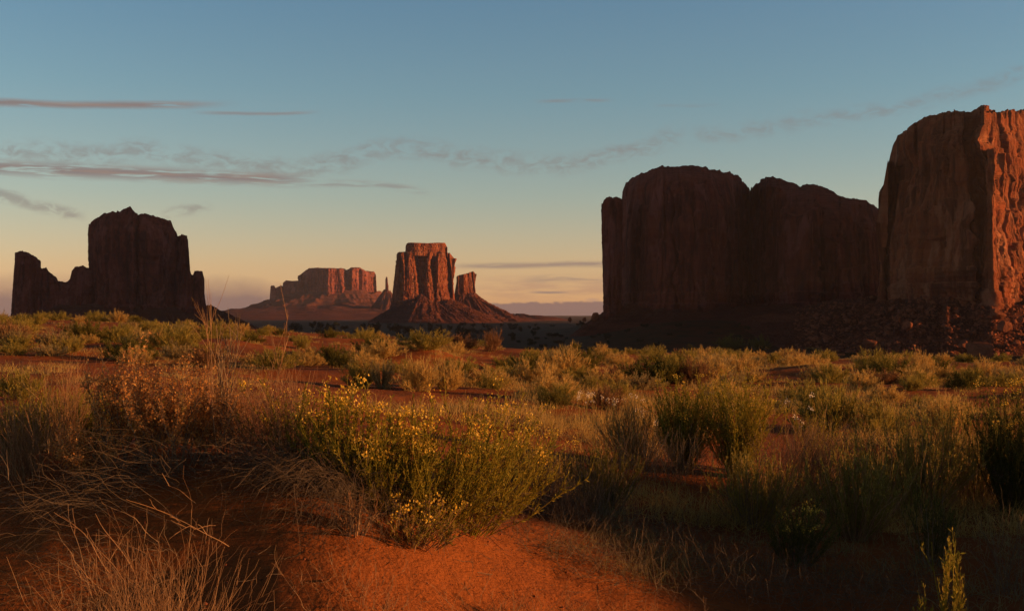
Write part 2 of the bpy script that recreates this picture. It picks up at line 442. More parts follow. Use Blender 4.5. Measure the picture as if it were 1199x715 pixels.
def grid_faces(n, m, wrap=False):
    """n rows, m columns, vertex index i*m+j; wrap joins last column to the first"""
    j = np.arange(m if wrap else m - 1); i = np.arange(n - 1)
    I, J = np.meshgrid(i, j, indexing='ij'); K_ = (J + 1) % m
    return np.stack([I * m + J, I * m + K_, (I + 1) * m + K_, (I + 1) * m + J], -1).reshape(-1, 4)

# ------------------------------------------------------------------ the ground sheet
rr = [0.0, 0.4]
while rr[-1] < 13500: rr.append(rr[-1] * (1.0115 if 2.5 < rr[-1] < 130 else 1.03 if rr[-1] < 9000 else 1.1))
rr = np.array(rr)
fr = np.radians(np.linspace(-34, 34, 460)); bk = np.radians(np.linspace(34, 326, 110))[1:-1]
th = np.concatenate([fr, bk])
R_, T_ = np.meshgrid(rr, th, indexing='ij')
gx, gy = R_ * np.sin(T_), R_ * np.cos(T_)
gzv = ground(gx, gy)
tag(obj('ground', mk_mesh('ground', np.stack([gx, gy, gzv], -1).reshape(-1, 3), grid_faces(len(rr), len(th), True), 'red_sand', True)), kind='structure')

# ------------------------------------------------------------------ buttes and mesas
def X(px, D): return (px - 599.5) / F * D
def Z(py, D): return EYE + (HY - py) / F * D
def cliff_mesh(name, D, depth, prof, base_py, seed, front=None, n=3.0, amp=8.0, lam=45.0, round_=0.06, batter=0.05, base_drop=12, N=420, M=110, material='cliff_sandstone', face_left=0.0, strat=1.0, zlam=6.0, crack=1.0, lobes=1.0, radial=True, fine=1.0, joint=.8, bigz=9.0, shear=None):
    prof = np.array(prof, float)
    p0, p1 = prof[0, 0], prof[-1, 0]
    x0, x1 = X(p0, D), X(p1, D)
    xc, a = (x0 + x1) / 2, (x1 - x0) / 2
    th = (np.arange(4 * N) + .5) / (4 * N) * 2 * np.pi
    ct, st = np.cos(th), np.sin(th)
    pxs = (p0 + p1) / 2 + (p1 - p0) / 2 * np.sign(ct) * np.abs(ct) ** (2 / n)
    wgt_ = np.abs(st) ** (2 / n)
    yc = D + depth / 2
    oy = yc + depth / 2 * np.sign(st) * wgt_
    if front is not None:
        fr_ = np.array(front, float)
        oy = oy + np.interp(pxs, fr_[:, 0], fr_[:, 1]) * (st < 0) * sstep(wgt_, 0.0, 0.8)
    ox = (pxs - 599.5) / F * (oy if radial else D)
    fsel = st < 0; fo = np.argsort(pxs[fsel]); dpx, dyy = pxs[fsel][fo], oy[fsel][fo]
    dyy = np.where((dpx > p0 + (p1 - p0) * .04) & (dpx < p1 - (p1 - p0) * .04), dyy, np.nan)
    gd = ~np.isnan(dyy); dpx, dyy = dpx[gd], np.convolve(np.pad(dyy[gd], 20, mode='edge'), np.ones(41) / 41, 'valid')
    # resample by arc length for even columns, finer on the side that is seen
    px_, py_ = np.append(ox, ox[0]), np.append(oy, oy[0])
    wgt = np.where(py_[1:] < yc, 3.0, 1.0)
    seg = np.hypot(np.diff(px_), np.diff(py_)) * wgt; cs = np.concatenate([[0], np.cumsum(seg)])
    q = np.linspace(0, cs[-1], N, endpoint=False)
    ox, oy = np.interp(q, cs, px_), np.interp(q, cs, py_)
    kk = np.exp(-np.arange(-6, 7) ** 2 / 8.0); kk /= kk.sum()
    def cb(v): return np.convolve(np.concatenate([v[-6:], v, v[:6]]), kk, 'valid')
    sx_, sy_ = cb(cb(ox)), cb(cb(oy))
    tx, ty = np.roll(sx_, -1) - np.roll(sx_, 1), np.roll(sy_, -1) - np.roll(sy_, 1)
    ln = np.hypot(tx, ty) + 1e-9; nx, ny = ty / ln, -tx / ln
    zb = Z(base_py, D) - base_drop
    def top(x, y=D):
        pq = 599.5 + x / (y if radial else D) * F
        if not radial: return Z(np.interp(pq, prof[:, 0], prof[:, 1]), D)
        df = np.interp(pq, dpx, dyy)
        return Z(np.interp(pq, prof[:, 0], prof[:, 1]), np.minimum(np.maximum(y, df), df + .15 * (D + depth - df)))
    H = top(ox, oy).max() - zb
    v = np.linspace(0, 1, M) ** 0.9
    Vv, S = np.meshgrid(v, np.arange(N), indexing='ij')
    OX, OY, NX, NY = ox[S], oy[S], nx[S], ny[S]
    tpx = np.abs(2 * ((599.5 + OX / (OY if radial else D) * F) - p0) / (p1 - p0) - 1)
    side = np.clip((1 - tpx) / .16, 0, 1) ** .7 * np.ones_like(OX)
    rim = top(OX, OY) - round_ * H * 0.5 * side
    Zc = zb + (rim - zb) * Vv
    s1 = seed * 13.7
    # big columns, cracks and ledges, all pushed along the wall's own normal
    big = fbm(OX / (lam * 2.2) + s1, OY / (lam * 2.2), Zc / (lam * bigz), 2) * lobes
    col_ = ridged(OX / lam + s1, OY / lam, Zc / (lam * zlam), 3)
    cr = ridged(OX / (lam * .42), OY / (lam * .42) + s1, Zc / (lam * 2.4), 3)
    led = fbm(OX / (lam * 6), OY / (lam * 6), Zc / (lam * .22) + s1, 4) * strat
    rough = fbm(OX / (lam * .22), OY / (lam * .22), Zc / (lam * .30), 4)
    crk = -np.clip(col_ - 1.05, 0, 1) * 2.2 * crack
    sl = np.concatenate([[0], np.cumsum(np.hypot(np.diff(ox), np.diff(oy)))])[S]
    pan = 0
    for kq, (wq, aq) in enumerate(((lam * .9, .55), (lam * .33, .30), (lam * .13, .10))):
        su = sl / wq + .22 * fbm(OX / lam, OY / lam, Zc / (lam * .7) + kq, 2) + seed * 3.1
        ci = np.floor(su).astype(int)
        hv = _GR[_PERM[(ci * 7 + kq * 31) & 4095]][..., 0]
        cz = np.floor(Zc / (wq * 3.2) + hv * 5 + .15 * pnoise(OX / wq, OY / wq, 3.0)).astype(int)
        fr2 = su - ci; e_ = np.minimum(fr2, 1 - fr2)
        pan = pan + aq * (_GR[_h(ci, cz, cz * 0 + kq)][..., 1] * .8 - 1.9 * np.exp(-(e_ / .06) ** 2) * (hv > -.1))
    bed = np.clip(1 - (Zc - zb) / (H * .26), 0, 1)
    bst = (np.floor(Zc / (H * .022) + .4 * fbm(OX / lam, OY / lam, 1.0, 2)) % 3 - 1) * .35 * bed ** .5
    d_extra = amp * (joint * pan + bst + .9 * bed ** 1.5)
    d = d_extra * (1 - .55 * sstep(Vv, .86, 1.0)) + amp * (0.75 * big + crk + fine * (0.22 * (-cr) + 0.22 * led + 0.26 * rough) + .15)
    d = d * (.35 + .65 * side)
    rin = side * min(round_ * H * 0.8, a * .25, depth * .12) * np.clip((Vv - (1 - 2 * round_)) / (2 * round_ + 1e-6), 0, 1) ** 2
    def cb2(v): 
        for _ in range(14): v = cb(v)
        return v
    bx2, by2 = cb2(ox), cb2(oy)
    t2x, t2y = np.roll(bx2, -1) - np.roll(bx2, 1), np.roll(by2, -1) - np.roll(by2, 1); l2 = np.hypot(t2x, t2y) + 1e-9
    bat = batter * H * (Vv - 0.5)
    Vx = OX + NX * d - (t2y / l2)[S] * bat; Vy = OY + NY * d + (t2x / l2)[S] * bat
    if shear:
        sb = 599.5 + OX / OY * F
        Vx = Vx + np.exp(-((sb - shear[0]) / shear[1]) ** 2) * (NY < 0) * (shear[2] * (.55 - Vv) + shear[3] * fbm(Zc / 34 + seed, seed, 0.5, 3))
    kin = 1 + np.where(NY < 0, 1, -1) * rin * np.minimum(1, np.abs(NY) * 2) / np.maximum(OY, 1)   # the crown leans back from the rim
    Vx, Vy = Vx * kin, Vy * kin
    rows = [np.stack([Vx, Vy, Zc], -1)]
    # top: rings drawn in toward the long axis
    K = 26
    lastx, lasty = Vx[-1], Vy[-1]
    for k in range(1, K + 1):
        qk = (k / K)
        cy = .5 * (np.interp(599.5 + lastx / lasty * F, dpx, dyy) + D + depth) if radial else yc
        ry = lasty + (cy - lasty) * qk
        rx = lastx / lasty * ry if radial else lastx
        t_ = top(rx, ry)
        zz = t_ - round_ * H * 0.5 * side[-1] * (1 - min(1, qk / .3)) ** 2
        zz = zz + H * .012 * fbm(rx / (lam * .5), ry / (lam * .5), seed, 4) * sstep(qk, 0, .1) + H * .010 * (fbm(rx / (lam * .12), 3.0, seed, 3))
        rows.append(np.stack([rx, ry, zz], -1)[None])
    P = np.concatenate(rows, 0)
    n_r = P.shape[0]
    return mk_mesh(name, P.reshape(-1, 3), grid_faces(n_r, N, True), material, True), (xc, a, yc, depth)

def talus_mesh(name, D, depth, px0, px1, top_py, seed, w_out, z_floor=None, n=2.4, N=420, M=70, gully=1.0, power=1.15, lam=60, wl=None, wr=None, wf=None, terr=0.0, top_curve=None):
    """apron of rubble: from just inside the cliff foot outward and down to the valley floor"""
    x0, x1 = X(px0, D), X(px1, D); xc, a = (x0 + x1) / 2, (x1 - x0) / 2; yc = D + depth / 2
    th = np.arange(N) / N * 2 * np.pi; ct, st = np.cos(th), np.sin(th)
    ex, ey = np.sign(ct) * np.abs(ct) ** (2 / n), np.sign(st) * np.abs(st) ** (2 / n)
    wl = wl or w_out; wr = wr or w_out; wf = wf or w_out
    wx = np.where(ct < 0, wl, wr)
    wo_ = wx * np.abs(ct) ** 1.5 + wf * (1 - np.abs(ct) ** 1.5)
    u = np.linspace(0, 1, M); Uu, S = np.meshgrid(u, np.arange(N), indexing='ij')
    ax = a * .86 + (a * .14 + wo_[S]) * Uu; ay = depth / 2 * .8 + (depth / 2 * .2 + wo_[S]) * Uu
    x = xc + ax * ex[S]; y = yc + ay * ey[S]
    ang = th[S]
    g = ridged(np.cos(ang) * 3.4 * (a / lam) ** .5 + seed, np.sin(ang) * 3.4 * (a / lam) ** .5, Uu * .8, 4) - 1.0
    zt = Z(top_py, D)
    if top_curve is not None:
        tcv = np.array(top_curve, float)
        zt = Z(np.interp(599.5 + (xc + a * ex[S]) / D * F, tcv[:, 0], tcv[:, 1]), D)
    zt = zt + 0.10 * (zt - (EYE - 38)) * fbm(x / lam, y / lam, seed, 3) * (1 - Uu)
    fl = ground(x, y) - 1.5
    k = (1 - Uu) ** power
    z = fl + (zt - fl) * k
    hh = (np.max(zt) - np.min(fl))
    z = z + hh * .09 * g * gully * (np.sin(np.pi * np.clip(Uu, 0, 1)) ** .8)
    if terr:
        tt = (z - fl) / (hh * .16); z = z + terr * hh * .16 * (np.abs(((tt + .2 * fbm(x / lam / 3, y / lam / 3, 0, 2)) % 1.0) - .5) - .25) * (1 - Uu)
    z = z + hh * .030 * fbm(x / (lam * .12), y / (lam * .12), z / (lam * .12), 4) * np.minimum(1, (1 - Uu) * 4)
    P = np.stack([x, y, z], -1)
    return mk_mesh(name, P.reshape(-1, 3), grid_faces(M, N, True), 'talus_rubble', True)

def butte(name, D, label, cat, px):
    x = X(px, D)
    o = thing(name, (x, D, gz(x, D)), label, cat)
    o['_o'] = 1; del o['_o']
    return o
def attach(o, me_list):
    """world-coordinate meshes under an Empty placed at the thing's base"""
    bpy.context.view_layer.update()
    for nm, me in me_list:
        c_ = obj(nm, me, o); c_.matrix_parent_inverse.identity(); c_.location = -o.location
    return o

# far mesa, left of centre
D = 8000
o = butte('sandstone_mesa', D, 'long distant flat-topped mesa with red sunlit right end and dark stepped left shoulder', 'mesa', 380)
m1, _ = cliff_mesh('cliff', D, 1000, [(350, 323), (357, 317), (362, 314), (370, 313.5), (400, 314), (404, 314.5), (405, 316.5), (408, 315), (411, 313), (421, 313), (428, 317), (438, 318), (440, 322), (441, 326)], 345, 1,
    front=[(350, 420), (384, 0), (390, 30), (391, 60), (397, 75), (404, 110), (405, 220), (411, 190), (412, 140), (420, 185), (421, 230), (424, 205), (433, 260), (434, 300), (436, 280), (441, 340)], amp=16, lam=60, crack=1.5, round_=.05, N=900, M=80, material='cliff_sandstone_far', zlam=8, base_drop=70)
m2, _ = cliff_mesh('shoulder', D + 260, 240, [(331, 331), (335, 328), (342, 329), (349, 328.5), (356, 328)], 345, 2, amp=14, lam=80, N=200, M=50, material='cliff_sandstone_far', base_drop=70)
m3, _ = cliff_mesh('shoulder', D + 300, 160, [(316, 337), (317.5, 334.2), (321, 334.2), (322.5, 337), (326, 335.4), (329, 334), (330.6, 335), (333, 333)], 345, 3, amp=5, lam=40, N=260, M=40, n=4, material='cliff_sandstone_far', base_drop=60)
tl = talus_mesh('talus', D, 900, 318, 446, 341.5, 5, 330, wl=430, wr=120, wf=520, gully=.8, terr=1.2, lam=260, power=1.0, M=90)
attach(o, [('cliff', m1), ('shoulder', m2), ('shoulder', m3), ('talus', tl)])
o = butte('low_terrace', 7000, 'low purple banded terrace running below the distant mesa at left', 'terrace', 340)
tl = talus_mesh('terrace_slope', 6900, 1500, 250, 440, 359.5, 9, 700, wl=350, wr=600, wf=900, gully=.5, terr=1.6, lam=300, power=.8, M=90, top_curve=[(230, 362), (290, 358.5), (340, 357), (440, 357)])
attach(o, [('slope', tl)])
# spire
D = 7000
o = butte('rock_spire', D, 'thin dark rock spire between the distant mesa and the tall red butte', 'rock spire', 453)
m1, _ = cliff_mesh('shaft', D, 30, [(450.6, 336), (451, 328), (452, 324), (453.6, 324.5), (454.4, 333), (455.6, 337)], 343, 6, amp=2.5, lam=24, N=90, M=60, n=2.2, batter=.05, material='cliff_sandstone_far', base_drop=30)
tl = talus_mesh('talus', D, 60, 449, 456.5, 340.5, 6, 160, wl=140, wr=150, wf=170, lam=80, N=200, M=50)
attach(o, [('shaft', m1), ('talus', tl)])
# middle butte
D = 4300
o = butte('sandstone_butte', D, 'tall flat-capped red butte in the centre distance, deep vertical clefts in glowing rock', 'butte', 495)
m1, _ = cliff_mesh('cliff', D, 460, [(461.3, 302), (464, 298), (466, 295.5), (472, 295), (477, 294), (500, 294), (520, 294), (524, 295.5), (527, 297), (530, 303)], 353, 11,
    front=[(460, 0), (466, 12), (467, 30), (470, 26), (474, 38), (475, 70), (477, 52), (487, 90), (489, 140), (499, 128), (500, 106), (505, 122), (506, 160), (511, 154), (512, 128), (518, 146), (524, 170), (525, 190), (527, 184), (531, 220)],
    amp=8, lam=13, round_=.03, batter=.10, N=700, M=130, n=3.6, zlam=12, crack=1.3, base_drop=25)
m2, _ = cliff_mesh('caprock', D + 60, 330, [(475, 288), (475.8, 285.5), (478, 284), (484, 284), (500, 284.6), (514, 284), (521, 284.2), (522.5, 287), (523.6, 290)], 295, 12, front=[(475, 0), (524, 120)], amp=4, lam=14, round_=.04, batter=0.0, N=420, M=40, n=4, zlam=2, strat=2.5, base_drop=12)
tl = talus_mesh('talus', D, 330, 461, 531, 351, 13, 140, wl=118, wr=190, wf=175, lam=34, gully=.75, power=1.12, N=640, M=110,
    top_curve=[(461, 353), (472, 352), (484, 347), (491, 344), (497, 348), (508, 353), (518, 356), (531, 350)])
attach(o, [('cliff', m1), ('caprock', m2), ('talus', tl)])
# small butte behind it
D = 4900
o = butte('sandstone_butte', D, 'small notched red butte standing behind the right side of the tall central butte', 'butte', 546)
m1, _ = cliff_mesh('cliff', D, 260, [(532.5, 330), (533.5, 325), (535, 323.5), (538, 322), (545, 320.5), (549, 319.5), (552, 318), (554.5, 317.6), (556, 321)], 347, 14,
    front=[(532, 0), (537, 20), (538, 38), (542, 45), (543, 36), (548, 60), (549, 80), (551, 76), (556, 110)], amp=5, lam=14, round_=.03, batter=.12, N=420, M=90, base_drop=25)
tl = talus_mesh('talus', D, 120, 533, 557, 344, 15, 150, wl=120, wr=250, wf=240, lam=50, gully=1.2, power=1.5, N=420, M=90)
attach(o, [('cliff', m1), ('talus', tl)])
o = butte('low_terrace', 5600, 'low red rock ledge trailing off right of the small notched butte', 'terrace', 600)
tl = talus_mesh('slope', 5600, 260, 575, 622, 367, 16, 150, wl=150, wr=190, wf=190, lam=60, gully=1.0, power=.6, terr=1.4, N=360, M=60, top_curve=[(575, 364), (590, 366.5), (604, 368), (612, 367.5), (622, 369)])
attach(o, [('slope', tl)])
# left butte (shaded)
D = 2000
o = butte('sandstone_butte', D, 'dark shaded butte at far left with a knobbed summit and broken pinnacles beside it', 'butte', 150)
bp = [(104.5, 268), (106, 260), (109, 257), (121, 250), (130, 247.5), (140, 247.5), (146, 243), (149, 242), (153, 243), (158, 250), (172, 250), (188, 255), (200, 258), (203, 266), (207, 274), (212, 290)]
m1, _ = cliff_mesh('cliff', D, 150, bp, 362, 21, front=[(104, 30), (125, 0), (156, -14), (160, 14), (166, 0), (205, 20)], amp=7, lam=38, round_=.10, batter=-.02, n=3.2, N=520, M=120, base_drop=30, material='cliff_shade_toned')
m2, _ = cliff_mesh('shoulder', D + 30, 90, [(203, 283), (208, 276.5), (214, 275), (219, 276), (220.5, 292), (222, 315), (224, 322), (226, 322), (228, 317), (237, 317.5), (240, 330), (242, 345)], 362, 22, amp=3, lam=18, N=420, M=110, base_drop=30, n=4, material='cliff_shade_toned')
m3, _ = cliff_mesh('shoulder', D + 30, 80, [(14.5, 300), (17, 296), (24, 294), (33, 296), (38, 299), (44, 302), (46, 313), (48, 314), (54, 313.5), (57, 318), (66, 325), (68, 329), (78, 330.5), (82, 327), (84, 317), (88, 312.5), (98, 311), (103, 314), (112, 318)], 362, 24, amp=3.5, lam=20, N=700, M=90, base_drop=30, n=4, material='cliff_shade_toned',
    front=[(14, 0), (37, 4), (39, 16), (52, 8), (66, 14), (84, 12), (90, 0), (112, 6)])
tl = talus_mesh('talus', D, 220, 16, 240, 357, 27, 90, wl=70, wr=85, wf=130, lam=45, N=420, M=60)
attach(o, [('cliff', m1), ('shoulder', m2), ('shoulder', m3), ('talus', tl)])
# double mesa right of centre (shaded)
D = 1500
o = butte('sandstone_mesa', D, 'broad dark double mesa right of centre, split by a deep shadowed cleft', 'mesa', 870)
m0, _ = cliff_mesh('pillar', D + 40, 60, [(705.5, 240), (707, 234), (712, 231), (722, 231), (728, 233)], 362, 31, amp=3, lam=22, N=220, M=90, base_drop=20, batter=-.02, material='cliff_shade_toned')
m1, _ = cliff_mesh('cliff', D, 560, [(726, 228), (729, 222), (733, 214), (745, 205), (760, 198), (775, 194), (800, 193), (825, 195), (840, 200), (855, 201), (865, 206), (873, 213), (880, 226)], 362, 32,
    front=[(724, 60), (735, 16), (775, 0), (776, 5), (779, 0), (830, -3), (846, 6), (858, 30), (868, 90), (874, 190), (880, 260)], amp=5, lam=60, round_=.16, batter=.03, n=2.3, N=620, M=150, zlam=3, lobes=.8, base_drop=20, crack=.35, fine=.45, joint=2.0, material='cliff_shade_toned')
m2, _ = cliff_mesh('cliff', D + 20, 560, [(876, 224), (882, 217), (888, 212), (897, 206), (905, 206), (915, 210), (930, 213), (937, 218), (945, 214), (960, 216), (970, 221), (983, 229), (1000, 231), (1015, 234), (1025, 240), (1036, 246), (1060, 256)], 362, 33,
    front=[(876, 260), (882, 170), (888, 70), (898, 18), (910, 2), (920, 0), (955, 2), (960, 26), (975, 16), (1010, 20), (1060, 60)], amp=6, lam=60, round_=.14, batter=.03, n=2.3, N=620, M=150, zlam=3, lobes=.8, base_drop=20, crack=.35, fine=.45, joint=2.0, material='cliff_shade_toned')
tl = talus_mesh('talus', D, 260, 712, 1060, 357, 34, 50, wl=45, wr=60, wf=80, lam=25, gully=1.0, N=720, M=80, n=3.2)
attach(o, [('pillar', m0), ('cliff', m1), ('cliff', m2), ('talus', tl)])
# right butte, lit on its right face
D = 1120
o = butte('sandstone_butte', D, 'huge butte cut off by the right edge, its right flank glowing orange', 'butte', 1150)
m1, _ = cliff_mesh('cliff', D, 300, [(1033, 262), (1036, 222), (1040, 190), (1045, 169), (1051, 157), (1060, 150), (1075, 140), (1090, 133), (1110, 128), (1140, 126), (1150, 124), (1160, 123), (1199, 124), (1240, 128), (1300, 140), (1360, 160)], 350, 41,
    front=[(1035, 150), (1060, 70), (1100, 32), (1135, 8), (1144, 8), (1147, 26), (1151, 20), (1161, 2), (1170, 16), (1176, 30), (1179, 42), (1186, 52), (1192, 70), (1199, 88), (1230, 150), (1300, 240)], amp=5.5, lam=34, round_=.12, batter=.05, n=3.6, N=1100, M=240, zlam=4, base_drop=20, shear=(1160, 32, 22, 8), lobes=2.0, bigz=2.2, crack=.5, fine=.6, joint=1.8)
m2, _ = cliff_mesh('pillar', D - 2, 62, [(1150, 190), (1153, 178), (1158, 174), (1165, 174), (1171, 180)], 350, 42, front=[(1150, 6), (1163, -6), (1166, 0), (1171, 40)], amp=3, lam=20, round_=.05, N=260, M=140, base_drop=20, batter=.06)
tl = talus_mesh('talus', D, 320, 1040, 1330, 346, 43, 120, wl=105, wr=140, wf=125, lam=25, gully=1.3, N=900, M=140, n=3.0, power=1.05, terr=.8, top_curve=[(1030, 352), (1100, 346), (1150, 338), (1180, 345), (1330, 345)])
attach(o, [('cliff', m1), ('pillar', m2), ('talus', tl)])
# added mesas, unseen past the right edge, that shade the valley and left butte
def far_px(x, D): return 599.5 + x / D * F
for (x0_, x1_, y0_, y1_, h_, sd, lb) in [(1440, 2440, 1300, 2850, 560, 51, 'great unseen mesa added outside the right edge to shade the left butte'),
                                         (2000, 2900, 2900, 3900, 385, 52, 'farther unseen mesa added outside the right edge to shade the far valley floor'),
                                         (760, 1300, 420, 925, 95, 53, 'low near unseen mesa added outside the right edge to shade the near valley')]:
    o = butte('sandstone_mesa', y0_, lb, 'mesa', far_px((x0_ + x1_) / 2, y0_))
    pr = [(far_px(x0_ + (x1_ - x0_) * t, y0_), HY - (h_ * k) / y0_ * F) for t, k in ((0, .96), (.3, 1), (.7, 1), (1, .95))]
    m1, _ = cliff_mesh('cliff', y0_, y1_ - y0_, pr, HY + 30, sd, amp=20, lam=120, N=260, M=40, radial=False, n=5)
    attach(o, [('cliff', m1)])

# evening haze: one closed box of thin even air round the whole scene
def haze_fn(t, out):
    v = t.node('ShaderNodeVolumePrincipled')
    v.inputs['Color'].default_value = (.74, .70, .86, 1)
    v.inputs['Density'].default_value = HAZE
    v.inputs['Anisotropy'].default_value = .2
    t.l.new(v.outputs[0], out.inputs['Volume'])
HAZE = 2.2e-5
if HAZE:
    mat('haze_air', haze_fn)
    hx, hy0, hy1, hz0, hz1 = 14500, -14500, 14500, -60, 560
    HV = [(x, y, z) for z in (hz0, hz1) for x, y in ((-hx, hy0), (hx, hy0), (hx, hy1), (-hx, hy1))]
    hz = obj('haze', mk_mesh('haze', HV, np.array([(3, 2, 1, 0), (4, 5, 6, 7), (0, 1, 5, 4), (1, 2, 6, 5), (2, 3, 7, 6), (3, 0, 4, 7)]), 'haze_air'))
    tag(hz, 'thin purple-grey evening air softening the farthest rocks', 'haze', kind='stuff')

# ------------------------------------------------------------------ boulders
def boulder_mesh(name, seed, box=0.0, N=28):
    th, ph = np.linspace(0, 2 * np.pi, N * 2, endpoint=False), np.linspace(0.02, np.pi - .02, N)
    P_, T2 = np.meshgrid(ph, th, indexing='ij')
    d = np.stack([np.sin(P_) * np.cos(T2), np.sin(P_) * np.sin(T2), np.cos(P_)], -1)
    e = 2 + box * 6
    r = 1 / (np.abs(d[..., 0]) ** e + np.abs(d[..., 1]) ** e + np.abs(d[..., 2]) ** e) ** (1 / e)
    # flat broken faces
    rng = np.random.RandomState(seed)
    for _ in range(16):
        nrm = rng.normal(size=3); nrm /= np.linalg.norm(nrm); k = rng.uniform(.5, .85) + box * .3
        dd = d @ nrm; r = np.where(dd > .05, np.minimum(r, k / np.maximum(dd, .05)), r)
    r = r * (1 + .05 * fbm(d[..., 0] * 3 + seed, d[..., 1] * 3, d[..., 2] * 3, 4))
    P = d * r[..., None]
    return mk_mesh(name, P.reshape(-1, 3), grid_faces(N, N * 2, True), 'boulder_sandstone', False)
bm = [boulder_mesh('boulder', s) for s in range(5)] + [boulder_mesh('boulder', 9, .8)]
def ray_ground(px, py, lo=2.0, hi=3000.0):
    """first point of the ground under a photo pixel"""
    t_ = np.exp(np.linspace(math.log(lo), math.log(hi), 3000))
    x = (px - 599.5) / F * t_; z = EYE + (HY - py) / F * t_
    g = ground(x, t_); hit = np.nonzero(z <= g)[0]
    if not len(hit): return None
    return x[hit[0]], t_[hit[0]], g[hit[0]]
ORD = ['first', 'second', 'third', 'fourth', 'fifth', 'sixth', 'seventh', 'eighth', 'ninth', 'tenth', 'eleventh', 'twelfth', 'thirteenth', 'fourteenth', 'fifteenth', 'sixteenth']
# (px, py of the foot, depth, width px, height px, mesh, label)
BL = [(1147, 421, 990, 25, 21, 5, 'squared block with its right face lit orange, at the right butte foot'),
      (1121, 421, 985, 16, 8, 1, 'low flat boulder just left of the squared lit block'),
      (1176, 389, 1045, 17, 17, 0, 'rounded boulder lit orange, high on the rubble above the squared block'),
      (1160, 395, 1035, 7, 9, 2, 'small leaning boulder between the squared block and the rounded one above'),
      (1133, 388, 1045, 6, 4, 3, 'tiny lit stone, left one of a pair on the rubble of the right butte'),
      (1141, 390, 1045, 6, 5, 4, 'tiny lit stone, right one of a pair on the rubble of the right butte'),
      (1062, 386, 1040, 14, 14, 0, 'dark round boulder on the left rubble of the right butte'),
      (1018, 404, 1020, 20, 9, 1, 'long low dark boulder at the left foot of the right butte rubble'),
      (1128, 408, 1010, 20, 11, 2, 'dark slab-like boulder behind the squared lit block'),
      (1167, 372, 1060, 22, 12, 4, 'reddish slab half buried in the upper rubble under the lit flank'),
      (1190, 405, 1015, 13, 9, 3, 'dark boulder near the right edge, right of the squared block'),
      (1195, 378, 1055, 9, 9, 0, 'pinkish boulder cut by the right edge on the upper rubble')]
for i, (px, py, Dp, wp, hp, mi, lb) in enumerate(BL):
    x = X(px, Dp); z = Z(py, Dp)
    ow = wp / F * Dp / 2; oh = hp / F * Dp / 2
    tag(obj('boulder', bm[mi], None, (x, Dp, z + oh * .8), (0, 0, [.45, 1.1, 2.0, .3, 4.0, 5.2, .9][i % 7] if mi != 5 else 0.5), (ow, ow, oh * 1.15)), lb, 'boulder', 'boulders at the foot of the right butte')
for i, (px, py, Dp, wp, hp, mi, lb) in enumerate([(667, 374, 1480, 6, 6, 3, 'small dark round rock on the skyline left of the double mesa'), (684, 374, 1470, 7, 5, 2, 'squat dark rock on the skyline between the round rock and the double mesa'), (697, 370, 1490, 12, 9, 1, 'sloping dark rock touching the foot of the double mesa')]):
    x = X(px, Dp)
    tag(obj('boulder', bm[mi], None, (x, Dp, max(gz(x, Dp), Z(py, Dp))), (0, 0, i), (wp / F * Dp / 2, wp / F * Dp / 2, hp / F * Dp / 1.5)), lb, 'boulder', 'rocks on the skyline left of the double mesa')
# loose rubble on the right butte's slope that nobody could count
rng = np.random.RandomState(5)
VV, FF, off = [], [], 0
small = bm[0]
ico = np.array([[0, 0, 1], [1, 0, 0], [0, 1, 0], [-1, 0, 0], [0, -1, 0], [0, 0, -1]], float)
icf = np.array([[0, 1, 2], [0, 2, 3], [0, 3, 4], [0, 4, 1], [5, 2, 1], [5, 3, 2], [5, 4, 3], [5, 1, 4]])
bpy.context.view_layer.update()
dg = bpy.context.evaluated_depsgraph_get()
from mathutils import Vector
n_r = 0
for _ in range(5200):
    px = rng.uniform(930, 1210); py = rng.uniform(345, 415)
    dv = Vector(((px - 599.5) / F, 1.0, (HY - py) / F)).normalized()
    ok, loc, nor, idx, ob_, mt = SC.ray_cast(dg, Vector((0, 0, EYE)) + dv * 500, dv, distance=2500)
    if ok and ob_.name == 'haze': ok = False
    if not ok or not ob_.name.startswith('talus'): continue
    s = rng.gamma(.9, .95) * .9 + .25
    Rv = rng.normal(size=(3, 3)); Q_, _r = np.linalg.qr(Rv)
    VV.append(((ico * rng.uniform(.6, 1.2, 3) * s) @ Q_) * [1, 1, .8] + np.array(loc)); FF.append(icf + off); off += 6
tag(obj('rubble', mk_mesh('rubble', np.concatenate(VV), np.concatenate(FF), 'boulder_sandstone')), 'loose broken stone strewn over the slope below the right butte', 'rubble', kind='stuff')

